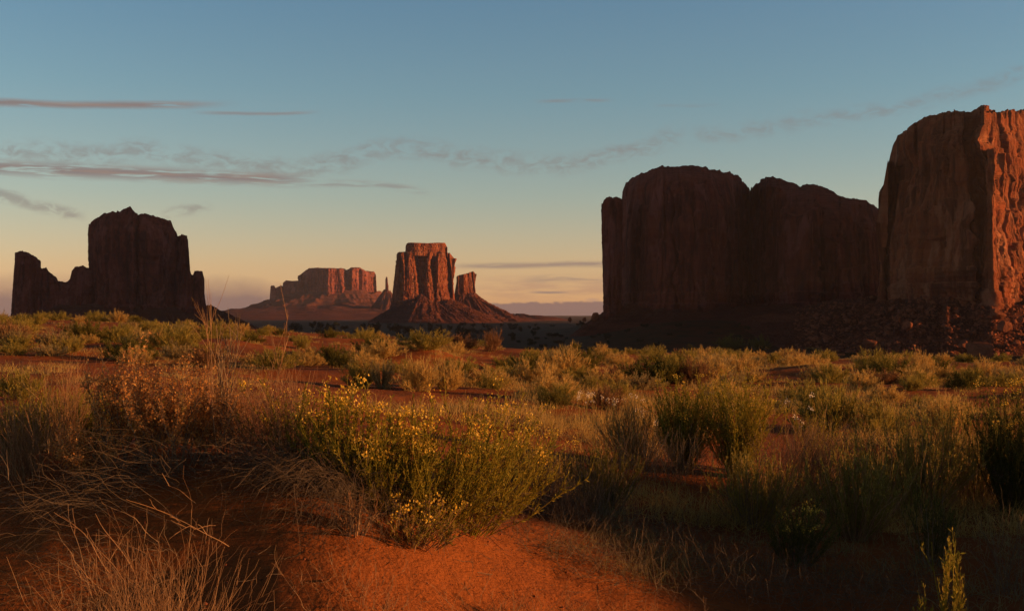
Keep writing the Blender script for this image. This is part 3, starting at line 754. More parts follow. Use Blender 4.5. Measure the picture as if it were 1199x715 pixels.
# ------------------------------------------------------------------ plants
def curves(base, d, L, S, droop, wig, rng):
    """base (n,3), d (n,3) unit, L (n,), S points -> (n,S,3)"""
    t = np.linspace(0, 1, S)[None, :, None]
    p = base[:, None, :] + d[:, None, :] * (L[:, None, None] * t)
    dr = np.zeros_like(p); dr[..., 2] = -(t[..., 0] ** 2) * (L * droop)[:, None]
    a = rng.normal(size=(len(L), 1, 3)); b = rng.normal(size=(len(L), 1, 3)); ph = rng.uniform(0, 6, (len(L), 1, 1))
    wv = (a * np.sin(t * 5 + ph) + b * np.sin(t * 9 + ph * 2) * .5 - a * np.sin(ph) - b * np.sin(ph * 2) * .5) * (L * wig)[:, None, None] * t ** .7
    return p + dr + wv
def tube(pts, r0, r1, sides, rng, var=None):
    """tapering tubes (sides>=3) or flat ribbons (sides==2)"""
    n, S, _ = pts.shape
    tn = np.gradient(pts, axis=1); tn /= np.linalg.norm(tn, axis=2, keepdims=True) + 1e-9
    ref = rng.normal(size=(n, 1, 3)); a = np.cross(tn, ref); a /= np.linalg.norm(a, axis=2, keepdims=True) + 1e-9
    b = np.cross(tn, a)
    t = np.linspace(0, 1, S)[None, :]
    r = (np.broadcast_to(np.asarray(r0), (n,))[:, None] * (1 - t) + np.broadcast_to(np.asarray(r1), (n,))[:, None] * t)[..., None]
    if sides == 2: ring = [a * r, -a * r]
    else: ring = [(a * math.cos(k * 2 * math.pi / sides) + b * math.sin(k * 2 * math.pi / sides)) * r for k in range(sides)]
    V = np.stack([pts + q for q in ring], 2)            # n,S,sides,3
    idx = np.arange(n * S * sides).reshape(n, S, sides)
    f = []
    for k in range(sides if sides > 2 else 1):
        k2 = (k + 1) % sides
        f.append(np.stack([idx[:, :-1, k], idx[:, :-1, k2], idx[:, 1:, k2], idx[:, 1:, k]], -1).reshape(-1, 4))
    var = rng.uniform(size=n) if var is None else var
    return V.reshape(-1, 3), np.concatenate(f), np.repeat(var, S * sides), np.broadcast_to(t[..., None], (n, S, sides)).ravel()
def leaves(p, d, size, wid, rng, along=None):
    """one kinked diamond leaf at each p (n,3) pointing along d (n,3)"""
    n = len(p); d = d / (np.linalg.norm(d, axis=1, keepdims=True) + 1e-9)
    s = np.cross(d, rng.normal(size=(n, 3))); s /= np.linalg.norm(s, axis=1, keepdims=True) + 1e-9
    size = np.broadcast_to(np.asarray(size), (n,))[:, None]
    V = np.stack([p, p + d * size * .45 + s * size * wid, p + d * size, p + d * size * .45 - s * size * wid], 1)
    idx = np.arange(n * 4).reshape(n, 4)
    return V.reshape(-1, 3), idx, np.repeat(rng.uniform(size=n), 4), np.repeat(np.zeros(n) + .5 if along is None else along, 4)
def merge(parts):
    V, Fs, va, al, o_ = [], [], [], [], 0
    for v, f, a, l in parts:
        V.append(v); Fs.append(f + o_); va.append(a); al.append(l); o_ += len(v)
    return np.concatenate(V), np.concatenate(Fs), {'var': np.concatenate(va), 'along': np.concatenate(al)}
def pmesh(name, parts, material):
    V, f, at = merge(parts); return mk_mesh(name, V, f, material, False, at)
def cone_dirs(n, tmin, tmax, rng, lean=(0, 0, 0), az_=None):
    a = rng.uniform(0, 2 * np.pi, n) if az_ is None else rng.normal(az_[0], az_[1], n)
    t = rng.uniform(tmin, tmax, n)
    d = np.stack([np.sin(t) * np.cos(a), np.sin(t) * np.sin(a), np.cos(t)], -1) + np.asarray(lean)
    return d / np.linalg.norm(d, axis=1, keepdims=True)
def at_t(pts, i, t):
    S = pts.shape[1]; f = t * (S - 1); k = np.minimum(f.astype(int), S - 2); q = (f - k)[:, None]
    p = pts[i, k] * (1 - q) + pts[i, k + 1] * q; d = pts[i, k + 1] - pts[i, k]
    return p, d / (np.linalg.norm(d, axis=1, keepdims=True) + 1e-9)
def branchlets(pts, n, tlo, thi, L, spread, S, droop, wig, rng, up=.3):
    i = rng.randint(0, len(pts), n); t = rng.uniform(tlo, thi, n) ** .8
    p, d = at_t(pts, i, t)
    d = d + rng.normal(size=(n, 3)) * spread + np.array([0, 0, up]); d /= np.linalg.norm(d, axis=1, keepdims=True)
    return curves(p, d, L * rng.uniform(.5, 1.2, n), S, droop, wig, rng)

# mid-distance shrub: a mound of very many fine upward twigs, one mesh
def fine_shrub(name, seed, material, n1=46, n2=900, n3=2600, h=.6, wdt=.6, twig=.0028, dome=1.0, leafy=0, upness=.42):
    rng = np.random.RandomState(seed)
    a = rng.uniform(0, 2 * np.pi, n1); rb = rng.uniform(0, .12, n1)
    base = np.stack([rb * np.cos(a), rb * np.sin(a), np.full(n1, -.03)], -1)
    th = np.arccos(rng.uniform(.12, 1.0, n1)) * dome; az2 = a + rng.normal(0, .3, n1)
    d = np.stack([np.sin(th) * np.cos(az2), np.sin(th) * np.sin(az2), np.cos(th)], -1)
    ell = 1 / np.sqrt((np.sin(th) / wdt) ** 2 + (np.cos(th) / h) ** 2)
    L1 = curves(base, d, ell * rng.uniform(.55, .9, n1), 5, -.10, .05, rng)
    L2 = branchlets(L1, n2, .15, 1.0, .22 * h, .5, 4, -.1, .06, rng, up=upness)
    L3 = branchlets(L2, n3, .2, 1.0, .15 * h, .38, 3, 0, .05, rng, up=upness)
    parts = [tube(L1, .007, .003, 3, rng), tube(L2, .0032, twig, 2, rng), tube(L3, twig * 1.2, twig * .5, 2, rng)]
    if leafy:
        i = rng.randint(0, len(L3), leafy); p, dd = at_t(L3, i, rng.uniform(.2, 1, leafy))
        parts.append(leaves(p, dd + rng.normal(size=(leafy, 3)) * .6, rng.uniform(.015, .035, leafy) * h / .6, .28, rng))
    return pmesh(name, parts, material)
SHR = {
 'olive': [fine_shrub('shrub', 100 + i, 'olive_foliage', leafy=1500, wdt=.62 + .06 * i, h=.58 + .05 * (i % 2), twig=.0042) for i in range(4)],
 'golden': [fine_shrub('shrub', 120 + i, 'golden_foliage', n3=3200, wdt=.58 + .1 * i, h=.62, twig=.0042) for i in range(3)],
 'sage': [fine_shrub('shrub', 140 + i, 'sage_foliage', leafy=1800, wdt=.7 + .1 * i, h=.48, twig=.0042) for i in range(3)],
 'green': [fine_shrub('shrub', 160 + i, 'green_foliage', leafy=5200, n3=3200, wdt=.78 + .08 * i, h=.62, twig=.004, upness=.35) for i in range(3)],
 'brown': [fine_shrub('shrub', 180 + i, 'brown_foliage', leafy=1200, wdt=.68, h=.55, twig=.0042) for i in range(2)],
}
rnd = random.Random(11)
PLACED = []      # (x, y, radius)
SHRUBS = []      # dict(px, D, kind, size)
# larger shrubs the photo lets one name: px, py of foot, width px, height px, kind, label
NAMED = [
 (680, 434, 66, 27, 'green', 'broad yellow-green shrub with golden right half, in the dunes below the small notched butte'),
 (765, 449, 90, 29, 'green', 'long dark green shrub under the left part of the double mesa, largest in its row'),
 (812, 449, 42, 26, 'brown', 'rust-brown shrub touching the right end of the long dark green shrub'),
 (790, 447, 40, 28, 'olive', 'olive shrub between the long dark green shrub and the rust-brown shrub'),
 (1024, 440, 50, 28, 'olive', 'large dark shrub, left one of the clump below the right butte'),
 (1052, 438, 32, 20, 'brown', 'brownish shrub in the middle of the clump below the right butte'),
 (1077, 438, 36, 24, 'golden', 'golden shrub, right one of the clump below the right butte'),
 (1068, 457, 32, 15, 'olive', 'low olive shrub in front of the clump below the right butte'),
 (1136, 452, 46, 20, 'olive', 'wide olive shrub on bare sand in front of the squared lit block'),
 (388, 425, 38, 20, 'green', 'dark round shrub on the red sand left of centre'),
 (354, 408, 20, 12, 'olive', 'neat small round shrub just above and left of the dark round one on red sand'),
 (540, 409, 44, 16, 'brown', 'long russet shrub on the far edge below the right foot of the tall red butte'),
 (577, 411, 26, 22, 'brown', 'upright russet shrub on the far edge right of the long russet one'),
 (489, 458, 54, 36, 'golden', 'golden fuzzy shrub above the yellow flowers, in front of bare sand'),
 (524, 456, 46, 33, 'golden', 'pale golden shrub right next to the fuzzy one above the yellow flowers'),
 (423, 452, 44, 26, 'olive', 'olive shrub at the left end of the row above the yellow flowers'),
 (447, 455, 36, 30, 'sage', 'grey-green shrub second in the row above the yellow flowers'),
 (970, 505, 80, 52, 'olive', 'big rounded golden-olive shrub in the right middle ground, dark underneath'),
 (1030, 512, 76, 40, 'olive', 'big olive shrub sloping down to the right of the rounded golden-olive one'),
 (1105, 500, 52, 34, 'golden', 'bright yellowish shrub standing alone on sand at right'),
 (840, 443, 46, 25, 'sage', 'grey-green shrub behind the rust-brown shrub'),
 (866, 437, 46, 22, 'golden', 'pale golden shrub beside the dark bare sand below the double mesa'),
 (712, 478, 40, 24, 'brown', 'reddish-brown brush behind the white fluffy flowers'),
 (648, 478, 40, 20, 'green', 'dark shrub just left of the white fluffy flowers'),
 (855, 410, 36, 16, 'green', 'dark green shrub on the far edge below the cleft of the double mesa'),
 (889, 411, 26, 16, 'green', 'small dark green shrub on the far edge right of the cleft of the double mesa'),
 (930, 426, 30, 14, 'brown', 'leaning brownish shrub on the far edge below the right part of the double mesa'),
 (22, 466, 66, 30, 'olive', 'olive-gold shrub at the left edge behind the dry pinkish stalks'),
 (150, 424, 70, 26, 'green', 'broad green shrub behind the orange seed plants at left'),
 (205, 412, 70, 30, 'olive', 'big olive shrub on the rise behind the tall dead stalks, left side'),
 (62, 417, 44, 12, 'sage', 'grey-green shrub in the strip between two bands of bare sand at left'),
 (20, 397, 56, 22, 'olive', 'olive shrub at the left edge above the first band of bare sand'),
]
def place_shrub(x, y, kind, sx, sz, label, group, rz=None):
    me = rnd.choice(SHR[kind])
    bw = me['hw'] if 'hw' in me else None
    if bw is None:
        co = np.empty(len(me.vertices) * 3, np.float32); me.vertices.foreach_get('co', co); co = co.reshape(-1, 3)
        me['hw'] = float(np.percentile(np.hypot(co[:, 0], co[:, 1]), 96)); me['hh'] = float(np.percentile(co[:, 2], 98)); bw = me['hw']
    o = obj('shrub', me, None, (x, y, gz(x, y)), (0, 0, rnd.uniform(0, 6.28) if rz is None else rz), (sx / bw, sx / bw, sz / me['hh']))
    PLACED.append((x, y, sx))
    return tag(o, label, 'shrub', group)
for px, py, wp, hp, kind, lb in NAMED:
    h = ray_ground(px, py)
    if h is None: print('no ground for', px, py); continue
    x, y, z = h
    s_ = y / F
    place_shrub(x, y, kind, wp * s_ / 2, hp * s_, lb, 'shrubs on the dunes')
# bare sand patches (photo ellipses of the ground): cx, cy, rx, ry
BARE = [(75, 396, 95, 6), (50, 423, 110, 6), (140, 436, 60, 10), (120, 386, 60, 2), (340, 412, 75, 10), (372, 440, 70, 9), (395, 462, 80, 10), (555, 426, 40, 9), (600, 405, 40, 6), (455, 466, 60, 7), (560, 466, 45, 8), (900, 440, 60, 6),
        (1000, 440, 30, 8), (1110, 436, 55, 5), (1080, 462, 50, 7), (1170, 470, 50, 12), (1130, 428, 70, 3), (690, 484, 50, 6), (1000, 492, 40, 5), (925, 424, 30, 2), (760, 424, 50, 4), (1115, 505, 40, 10), (620, 410, 24, 5), (480, 415, 26, 5)]
def is_bare(px, py):
    return any(((px - a) / c_) ** 2 + ((py - b) / d_) ** 2 < 1 for a, b, c_, d_ in BARE)
cand = []
tries = 0
while len(cand) < 258 and tries < 40000:
    tries += 1
    px = rnd.uniform(-30, 1229)
    y = 16 * (97 / 16) ** (rnd.random() ** .75)
    x = (px - 599.5) / F * y
    z = gz(x, y); py = HY + (EYE - z) / y * F
    if is_bare(px, py): continue
    if px < 640 and y < 20: continue
    r = rnd.uniform(.28, .70) if y > 30 else rnd.uniform(.26, .5)
    r *= 1 + min(y / 97, .5) * .4
    if any((x - a) ** 2 + ((y - b) * .55) ** 2 < ((r + c_) * .62) ** 2 for a, b, c_ in PLACED): continue
    kk = rnd.random()
    kind = 'olive' if kk < .42 else 'golden' if kk < .74 else 'sage' if kk < .88 else 'green' if kk < .95 else 'brown'
    PLACED.append((x, y, r)); cand.append([px, py, x, y, r, kind])
BANDS = [(0, 22, 'on the near flat'), (22, 32, 'in the nearer dunes'), (32, 46, 'in the middle dunes'), (46, 66, 'in the farther dunes'), (66, 200, 'on the far crest')]
SEGS = [(-99, 110, 'the leftmost pinnacles'), (110, 250, 'the left butte'), (250, 350, 'the far mesa\'s dark end'), (350, 450, 'the far mesa\'s sunlit end'), (450, 540, 'the tall red butte'), (540, 650, 'the small notched butte'),
        (650, 740, 'the double mesa\'s pillar'), (740, 880, 'the double mesa\'s left half'), (880, 1030, 'the double mesa\'s right half'), (1030, 1130, 'the right butte\'s shaded face'), (1130, 1300, 'the right butte\'s lit flank')]
ADJ = dict(olive='olive', golden='pale golden', sage='grey-green', green='dark green', brown='russet')
cells = {}
for c_ in cand:
    b = next(i for i, q in enumerate(BANDS) if q[0] <= c_[3] < q[1]); s = next(i for i, q in enumerate(SEGS) if q[0] <= c_[0] < q[1])
    cells.setdefault((b, s, c_[5]), []).append(c_)
for (b, s, kind), L in cells.items():
    L.sort(key=lambda q: q[0])
    for i, (px, py, x, y, r, _k) in enumerate(L):
        pre = f'{ADJ[kind]} shrub' if len(L) == 1 else f'{ADJ[kind]} shrub, {ORD[i]} from left,'
        del PLACED[0:0]
        o = place_shrub(x, y, kind, r, r * rnd.uniform(.62, 1.0), f'{pre} {BANDS[b][2]} below {SEGS[s][2]}', 'shrubs on the dunes')
        PLACED.pop()

# low growth between the shrubs (nobody could count it): one object
rng = np.random.RandomState(31)
def tufts(n, ylo, yhi, hgt, wblade, blades, keep, mode, sprd=.5, pxr=(-40, 1240)):
    px = rng.uniform(*pxr, n); y = ylo * (yhi / ylo) ** rng.uniform(0, 1, n)
    x = (px - 599.5) / F * y
    z = ground(x, y); py = HY + (EYE - z) / y * F
    dens = fbm(x * .22, y * .16, 7.0, 3)
    ok = (dens > keep) & np.array([not is_bare(a, b) for a, b in zip(px, py)])
    x, y, z = x[ok], y[ok], z[ok]; n = len(x)
    hh = hgt * (.6 + .8 * rng.uniform(size=n)) * (1 + .6 * np.minimum(y / 90, 1))
    i = np.repeat(np.arange(n), blades)
    base = np.stack([x[i] + rng.normal(0, .07, len(i)) * (1 + y[i] / 60), y[i] + rng.normal(0, .07, len(i)) * (1 + y[i] / 60), z[i] - .01], -1)
    d = cone_dirs(len(i), 0, sprd * 1.6, rng)
    c_ = curves(base, d, hh[i] * rng.uniform(.5, 1.2, len(i)), 3, .25, .05, rng)
    wv = wblade * (1 + y[i] / 22)
    return tube(c_, wv, wv * .3, 2, rng, var=(np.repeat(rng.uniform(size=n), blades) * .6 + rng.uniform(size=len(i)) * .4))
tag(obj('dry_grass', pmesh('dry_grass', [tufts(5200, 15, 100, .12, .0020, 14, 0, 0), tufts(3000, 13, 60, .19, .0020, 18, .02, 0, pxr=(430, 1240)), tufts(700, 8.0, 15, .20, .0014, 30, -.1, 0, .8, pxr=(640, 1240))], 'golden_foliage')), 'low dry golden grass growing between the shrubs', 'grass', kind='stuff')
tag(obj('low_scrub', pmesh('low_scrub', [tufts(3600, 14, 100, .12, .0022, 16, .08, 0, .8), tufts(500, 5.6, 14, .13, .0012, 30, 0, 0, .9, pxr=(650, 1240))], 'sage_foliage')), 'low grey-green ground scrub between the shrubs', 'scrub', kind='stuff')

# ------------------------------------------------------------------ junipers on the dark valley floor
def juniper_parts(seed):
    rng = np.random.RandomState(seed)
    n = 900
    a = rng.uniform(0, 2 * np.pi, n); cz = rng.uniform(-.4, 1, n)
    lobes = rng.normal(size=(7, 3)) * [.45, .45, .2] + [0, 0, .62]
    k = rng.randint(0, 7, n); d = rng.normal(size=(n, 3)); d /= np.linalg.norm(d, axis=1, keepdims=True)
    p = lobes[k] + d * rng.uniform(.25, .42, n)[:, None]
    p = p[p[:, 2] > .12]; d = rng.normal(size=p.shape) + [0, 0, .5]
    crown = pmesh('crown', [leaves(p, d, rng.uniform(.14, .26, len(p)), .4, rng)], 'juniper_foliage')
    t = curves(np.zeros((3, 3)) + [0, 0, -.1], cone_dirs(3, .1, .6, rng), np.full(3, .75), 5, 0, .06, rng)
    trunk = pmesh('trunk', [tube(t, .07, .02, 5, rng)], 'woody_stem')
    return crown, trunk
JP = [juniper_parts(s) for s in (1, 2, 3)]
protos = []
def juniper(x, y, r, h, label, group):
    if len(protos) < 3:
        o = thing('juniper_bush', (0, 0, 0), label, 'juniper', group)
        cr_, tk = JP[len(protos)]; obj('crown', cr_, o); obj('trunk', tk, o); protos.append(o)
    else:
        o = copy_tree(rnd.choice(protos)); tag(o, label, 'juniper', group)
    o.location = (x, y, gz(x, y)); o.rotation_euler = (0, 0, rnd.uniform(0, 6.28)); o.scale = (r, r, h)
jc = []
tries = 0
while len(jc) < 230 and tries < 20000:
    tries += 1
    px = rnd.uniform(330, 1000) if rnd.random() < .4 else rnd.uniform(335, 720)
    y = 720 * (4.6 ** rnd.random())
    if px > 690: y = rnd.uniform(880, 1440)
    x = (px - 599.5) / F * y
    if px > 690 and y > 1440: continue
    if px > 960 and y > 1000: continue
    if any((x - q[2]) ** 2 + ((y - q[3]) * .4) ** 2 < 64 for q in jc): continue
    py = HY + (EYE - gz(x, y)) / y * F
    jc.append([px, py, x, y])
JB = [(0, 1050, 'in the nearest rank'), (1050, 1300, 'in the second rank'), (1300, 1700, 'in the third rank'), (1700, 9999, 'in the farthest rank')]
cells = {}
for c_ in jc:
    b = next(i for i, q in enumerate(JB) if q[0] <= c_[3] < q[1]); s = next(i for i, q in enumerate(SEGS) if q[0] <= c_[0] < q[1])
    cells.setdefault((b, s), []).append(c_)
for (b, s), L in cells.items():
    L.sort(key=lambda q: q[0])
    for i, (px, py, x, y) in enumerate(L):
        r = rnd.uniform(2.6, 4.8) * (1.5 if y > 1700 else 1) * (1.3 if px < 560 else .9)
        o_ = ORD[i] if i < 16 else f'{i + 1}th'
        juniper(x, y, r, r * rnd.uniform(.9, 1.3), f'dark valley juniper, {o_} from left {JB[b][2]} below {SEGS[s][2]}' if len(L) > 1 else f'lone dark valley juniper {JB[b][2]} below {SEGS[s][2]}', 'junipers on the dark valley floor')

# ------------------------------------------------------------------ foreground plants
def W(px, py, D):
    """point on the ground at depth D under photo column px"""
    x = (px - 599.5) / F * D; return np.array([x, D, gz(x, D)])
def hp(px, py, D):   # world height of a photo row at depth D
    return EYE + (HY - py) / F * D

def flowering_bush(px, D, height, spread, seed, label, group, lean=(.1, 0, 0), n=70, flowers=1.0, petal='yellow_petal', leafmat='yellowgreen_foliage', stemmat='yellowgreen_foliage', tall=1.0, tmax=.85, leafn=1.0, stem_w=.0016):
    height = height * .76
    rng = np.random.RandomState(seed); b = W(px, 0, D)
    o = thing('flowering_bush', tuple(b), label, 'flowering bush', group)
    a = rng.uniform(0, 6.28, n); rb = rng.uniform(0, .09, n) * spread
    base = np.stack([rb * np.cos(a), rb * np.sin(a), np.full(n, -.02)], -1)
    th = rng.uniform(0, tmax, n) ** 1.0
    d = np.stack([np.sin(th) * np.cos(a), np.sin(th) * np.sin(a), np.cos(th)], -1) * [spread, spread, 1] + np.array(lean); d /= np.linalg.norm(d, axis=1, keepdims=True)
    L1 = curves(base, d, height * rng.uniform(.55, 1.25, n) * tall, 9, -.08, .04, rng)
    L2 = branchlets(L1, n * 7, .10, .98, height * .25, .38, 5, -.1, .05, rng, up=.45)
    dead = branchlets(L1, n * 3, .05, .6, height * .3, .7, 4, .2, .08, rng, up=-.1)
    obj('stems', pmesh('stems', [tube(L1, .0030, stem_w, 3, rng), tube(L2, .0016, .0011, 3, rng)], stemmat), o)
    obj('dead_twigs', pmesh('dead_twigs', [tube(dead, .0016, .0007, 3, rng)], 'grey_straw'), o)
    nl = int(n * 75 * leafn)
    allp = L2; i = rng.randint(0, len(allp), nl); p, dd = at_t(allp, i, rng.uniform(.0, 1, nl))
    i1 = rng.randint(0, len(L1), nl // 2); p1, d1 = at_t(L1, i1, rng.uniform(.25, 1, nl // 2))
    P = np.concatenate([p, p1]); Dv = np.concatenate([dd, d1]) + rng.normal(size=(len(P), 3)) * .45
    obj('leaves', pmesh('leaves', [leaves(P, Dv, rng.uniform(.012, .034, len(P)) * (height / .6) ** .5, .13, rng)], leafmat), o)
    if flowers > 0:
        tips = np.concatenate([L2[:, -1], L1[:, -1]]); hz = tips[:, 2] / max(tips[:, 2].max(), .01)
        pick = tips[(hz > rng.uniform(.45, 1.05, len(tips)))]
        pick = pick[rng.uniform(size=len(pick)) < flowers * .8]
        if len(pick):
            k = 16
            c_ = np.repeat(pick, k, 0) + rng.normal(size=(len(pick) * k, 3)) * [.018, .018, .012]
            dv = rng.normal(size=c_.shape) * .7 + [0, 0, .9]
            obj('flowers', pmesh('flowers', [leaves(c_, dv, rng.uniform(.009, .018, len(c_)), .33, rng)], petal), o)
    return o
G1 = 'yellow flowering bushes on the mound'
Y = 'yellow_petal'
flowering_bush(352, 5.9, .46, 1.0, 1, 'yellow-flowered bush at the left end of the flowering row, next to the dry straw', G1, n=46, lean=(-.05, 0, 0), flowers=.6)
flowering_bush(405, 5.55, .50, 1.0, 2, 'tall yellow-flowered bush second from the left in the flowering row', G1, n=60, lean=(0, 0, 0), flowers=.75)
flowering_bush(452, 5.5, .50, 1.0, 3, 'yellow-flowered bush in the middle of the flowering row above the lit sand', G1, n=70, lean=(.12, 0, 0), flowers=.8)
flowering_bush(503, 5.6, .60, 1.2, 4, 'yellow-flowered bush leaning right, with the densest orange-lit blooms', G1, n=84, lean=(.32, 0, 0), flowers=.85)
flowering_bush(548, 5.9, .70, 1.3, 5, 'yellow-flowered bush at the right end of the flowering row, its tallest sprig standing clear', G1, n=70, lean=(.25, 0, 0), flowers=.6)
flowering_bush(490, 5.25, .26, 1.5, 6, 'low sprawling half-dead bush at the foot of the flowering row, over the lit sand', G1, n=50, lean=(.6, -.2, 0), flowers=.2, stemmat='straw')
flowering_bush(625, 8.6, .44, 1.5, 7, 'fine yellow haze-like bush behind the right end of the flowering row', G1, n=120, lean=(.05, 0, 0), flowers=.5, leafn=.8, leafmat='golden_foliage')

# --- dry tufts, drooping clumps, stalks
def straw_clump(name, px, D, label, cat, group, seed, n=220, L=.5, tmin=0, tmax=.8, droop=.3, wig=.03, r=.0016, mat_='straw', lean=(0, 0, 0), az_=None, rb=.05, dz=0.0, forks=0, S=9, base_line=None, parts_extra=None, flow=None):
    rng = np.random.RandomState(seed); b = W(px, 0, D)
    o = thing(name, tuple(b), label, cat, group)
    base = rng.normal(size=(n, 3)) * [rb, rb, .012] + [0, 0, dz]
    if base_line is not None: base[:, 0] += rng.uniform(-base_line, base_line, n)
    for k_ in range(n): pass
    bx, by = base[:, 0] + b[0], base[:, 1] + b[1]
    base[:, 2] = ground(bx, by) - b[2] + dz + rng.uniform(-.01, .03, n)
    d = cone_dirs(n, tmin, tmax, rng, lean, az_)
    C1 = curves(base, d, L * rng.uniform(.45, 1.1, n), S, droop, wig, rng)
    # keep the blades above the sand
    wx, wy = C1[..., 0] + b[0], C1[..., 1] + b[1]
    C1[..., 2] = np.maximum(C1[..., 2], ground(wx, wy) - b[2] + .004 + rng.uniform(0, .05, (n, 1)))
    ps = [tube(C1, r, r * .4, 3, rng)]
    if forks:
        C2 = branchlets(C1, forks, .3, .95, L * .28, .35, 5, droop * .3, wig, rng, up=.25)
        ps.append(tube(C2, r * .75, r * .35, 3, rng))
    obj('blades', pmesh('blades', ps, mat_), o)
    return o, C1
# bottom-left lit spiky bush
b1, c1 = straw_clump('dry_bush', 175, 3.72, 'pale spiky dead bush lit pinkish orange at the bottom left corner', 'dry bush', 'dry plants on the mound', 60, n=620, L=.52, tmax=1.0, droop=-.08, wig=.06, r=.0011, lean=(-.1, 0, .15), rb=.06, forks=700)
b1, c1 = straw_clump('dry_bush', 100, 3.62, 'curling low dead twigs at the left foot of the spiky pale bush', 'dry bush', 'dry plants on the mound', 61, n=60, L=.30, tmin=.5, tmax=1.4, droop=-.2, wig=.09, r=.0013, lean=(-.25, 0, 0), forks=60)
# drooping dead grass on the shaded side of the mound
straw_clump('dead_grass', 205, 5.58, 'grey dead grass sweeping down left from the crest of the mound', 'dead grass', 'dead grass hanging over the mound', 62, n=81, L=0.76, tmin=.6, tmax=1.35, droop=.55, wig=0.085, r=0.0012, mat_='grey_straw', az_=(math.pi * 1.07, 0.45), rb=0.11, forks=90, dz=.03)
straw_clump('dead_grass', 120, 5.28, 'grey dead grass lying flat at the far left of the shaded mound', 'dead grass', 'dead grass hanging over the mound', 63, n=67, L=0.60, tmin=.7, tmax=1.45, droop=.4, wig=0.085, r=0.0012, mat_='grey_straw', az_=(math.pi * 1.1, 0.56), rb=0.16, forks=90, dz=.03)
straw_clump('dead_grass', 150, 4.73, 'grey dead grass above the spiky pale bush, fanning left', 'dead grass', 'dead grass hanging over the mound', 64, n=57, L=0.48, tmin=.6, tmax=1.4, droop=.4, wig=0.102, r=0.0011, mat_='grey_straw', az_=(math.pi * 1.05, 0.64), rb=0.13, forks=90, dz=.03)
straw_clump('dead_grass', 352, 5.58, 'straw-coloured dead grass arching left from the crown of the mound', 'dead grass', 'dead grass hanging over the mound', 65, n=208, L=0.50, tmin=.8, tmax=1.4, droop=.35, wig=0.085, r=0.0010, mat_='grey_straw', az_=(math.pi * 1.08, 0.72), rb=0.10, forks=90, dz=.04)
straw_clump('dead_grass', 395, 5.38, 'dense beard of dead grass hanging down left of the lit sand', 'dead grass', 'dead grass hanging over the mound', 66, n=388, L=0.48, tmin=.6, tmax=1.5, droop=.75, wig=0.102, r=0.0010, mat_='grey_straw', az_=(math.pi * 1.3, 0.72), rb=0.14, forks=90, dz=.10)
straw_clump('dead_grass', 410, 5.13, 'thin dead grass trailing onto the upper left of the lit sand', 'dead grass', 'dead grass hanging over the mound', 67, n=144, L=0.34, tmin=.6, tmax=1.5, droop=.9, wig=0.119, r=0.0009, mat_='grey_straw', az_=(math.pi * 1.45, 0.56), rb=0.10, forks=90, dz=.08)
straw_clump('dead_grass', 268, 5.73, 'tangled dead grass on the mound crest below the tall dead stalks', 'dead grass', 'dead grass hanging over the mound', 68, n=127, L=0.40, tmin=.6, tmax=1.5, droop=.35, wig=0.136, r=0.0009, mat_='grey_straw', az_=(math.pi * 1.1, 1.20), rb=0.22, forks=90, dz=.04)
straw_clump('dead_grass', 175, 5.85, 'fallen dead stalks crossing the shaded crest at left', 'dead grass', 'dead grass hanging over the mound', 69, n=30, L=0.64, tmin=.7, tmax=1.5, droop=.2, wig=0.102, r=0.0014, mat_='grey_straw', az_=(math.pi * .95, 1.12), rb=0.40, forks=90, dz=.05)
straw_clump('fallen_twigs', 135, 4.7, 'few long bare twigs, lit orange, poking up left from the shaded mound', 'twigs', 'dead grass hanging over the mound', 58, n=9, L=.42, tmin=.5, tmax=1.25, droop=.05, wig=.05, r=.0030, mat_='straw', az_=(math.pi * .95, .35), rb=.06, dz=.04, forks=8)
straw_clump('fallen_twigs', 250, 4.95, 'short bare twigs lit orange on the shaded mound below the orange seed plants', 'twigs', 'dead grass hanging over the mound', 59, n=8, L=.34, tmin=.7, tmax=1.4, droop=.1, wig=.08, r=.0026, mat_='straw', az_=(math.pi * 1.0, .6), rb=.1, dz=.05, forks=8)
# upright straw
G2 = 'upright dry stalks on the mound'
straw_clump('dry_grass_tuft', 345, 5.75, 'upright orange-lit straw tuft left of the first flowering bush', 'dry grass', G2, 70, n=200, L=.48, tmax=.45, droop=.02, wig=.03, r=.0013, rb=.05, lean=(-.12, 0, 0), forks=120)
straw_clump('dry_grass_tuft', 300, 5.9, 'wind-bent straw tuft between the tall dead stalks and the flowers', 'dry grass', G2, 71, n=240, L=.44, tmax=.8, droop=.1, wig=.04, r=.0013, rb=.07, lean=(-.3, 0, 0), forks=200)
straw_clump('dry_grass_tuft', 250, 6.3, 'feathery straw mass right behind the orange seed plants', 'dry grass', G2, 72, n=300, L=.46, tmax=.9, droop=.12, wig=.04, r=.0013, rb=.12, lean=(.2, 0, 0), forks=300)
straw_clump('dry_grass_tuft', 75, 6.4, 'pinkish upright straw tuft near the left edge, fanning out', 'dry grass', G2, 73, n=130, L=.50, tmax=.55, droop=.02, wig=.03, r=.0013, rb=.04, lean=(.08, 0, 0), forks=260)
straw_clump('dry_grass_tuft', 30, 5.9, 'dense brown straw tuft at the left edge in front of the olive-gold shrub', 'dry grass', G2, 74, n=220, L=.42, tmax=.5, droop=.05, wig=.04, r=.0014, rb=.06, lean=(-.12, 0, 0), forks=200)
def stalk(px, D, top_py, lean, seed, label, n=4, mat_='straw', sp=.12, r=.003):
    H = hp(px, top_py, D) - W(px, 0, D)[2]
    return straw_clump('dead_stalk', px, D, label, 'dead stalk', 'tall dead stalks on the mound', seed, n=n, L=H / .98, tmin=0, tmax=sp, droop=0, wig=.012, r=r, rb=.015, lean=lean, forks=n * 9, S=12, mat_=mat_)
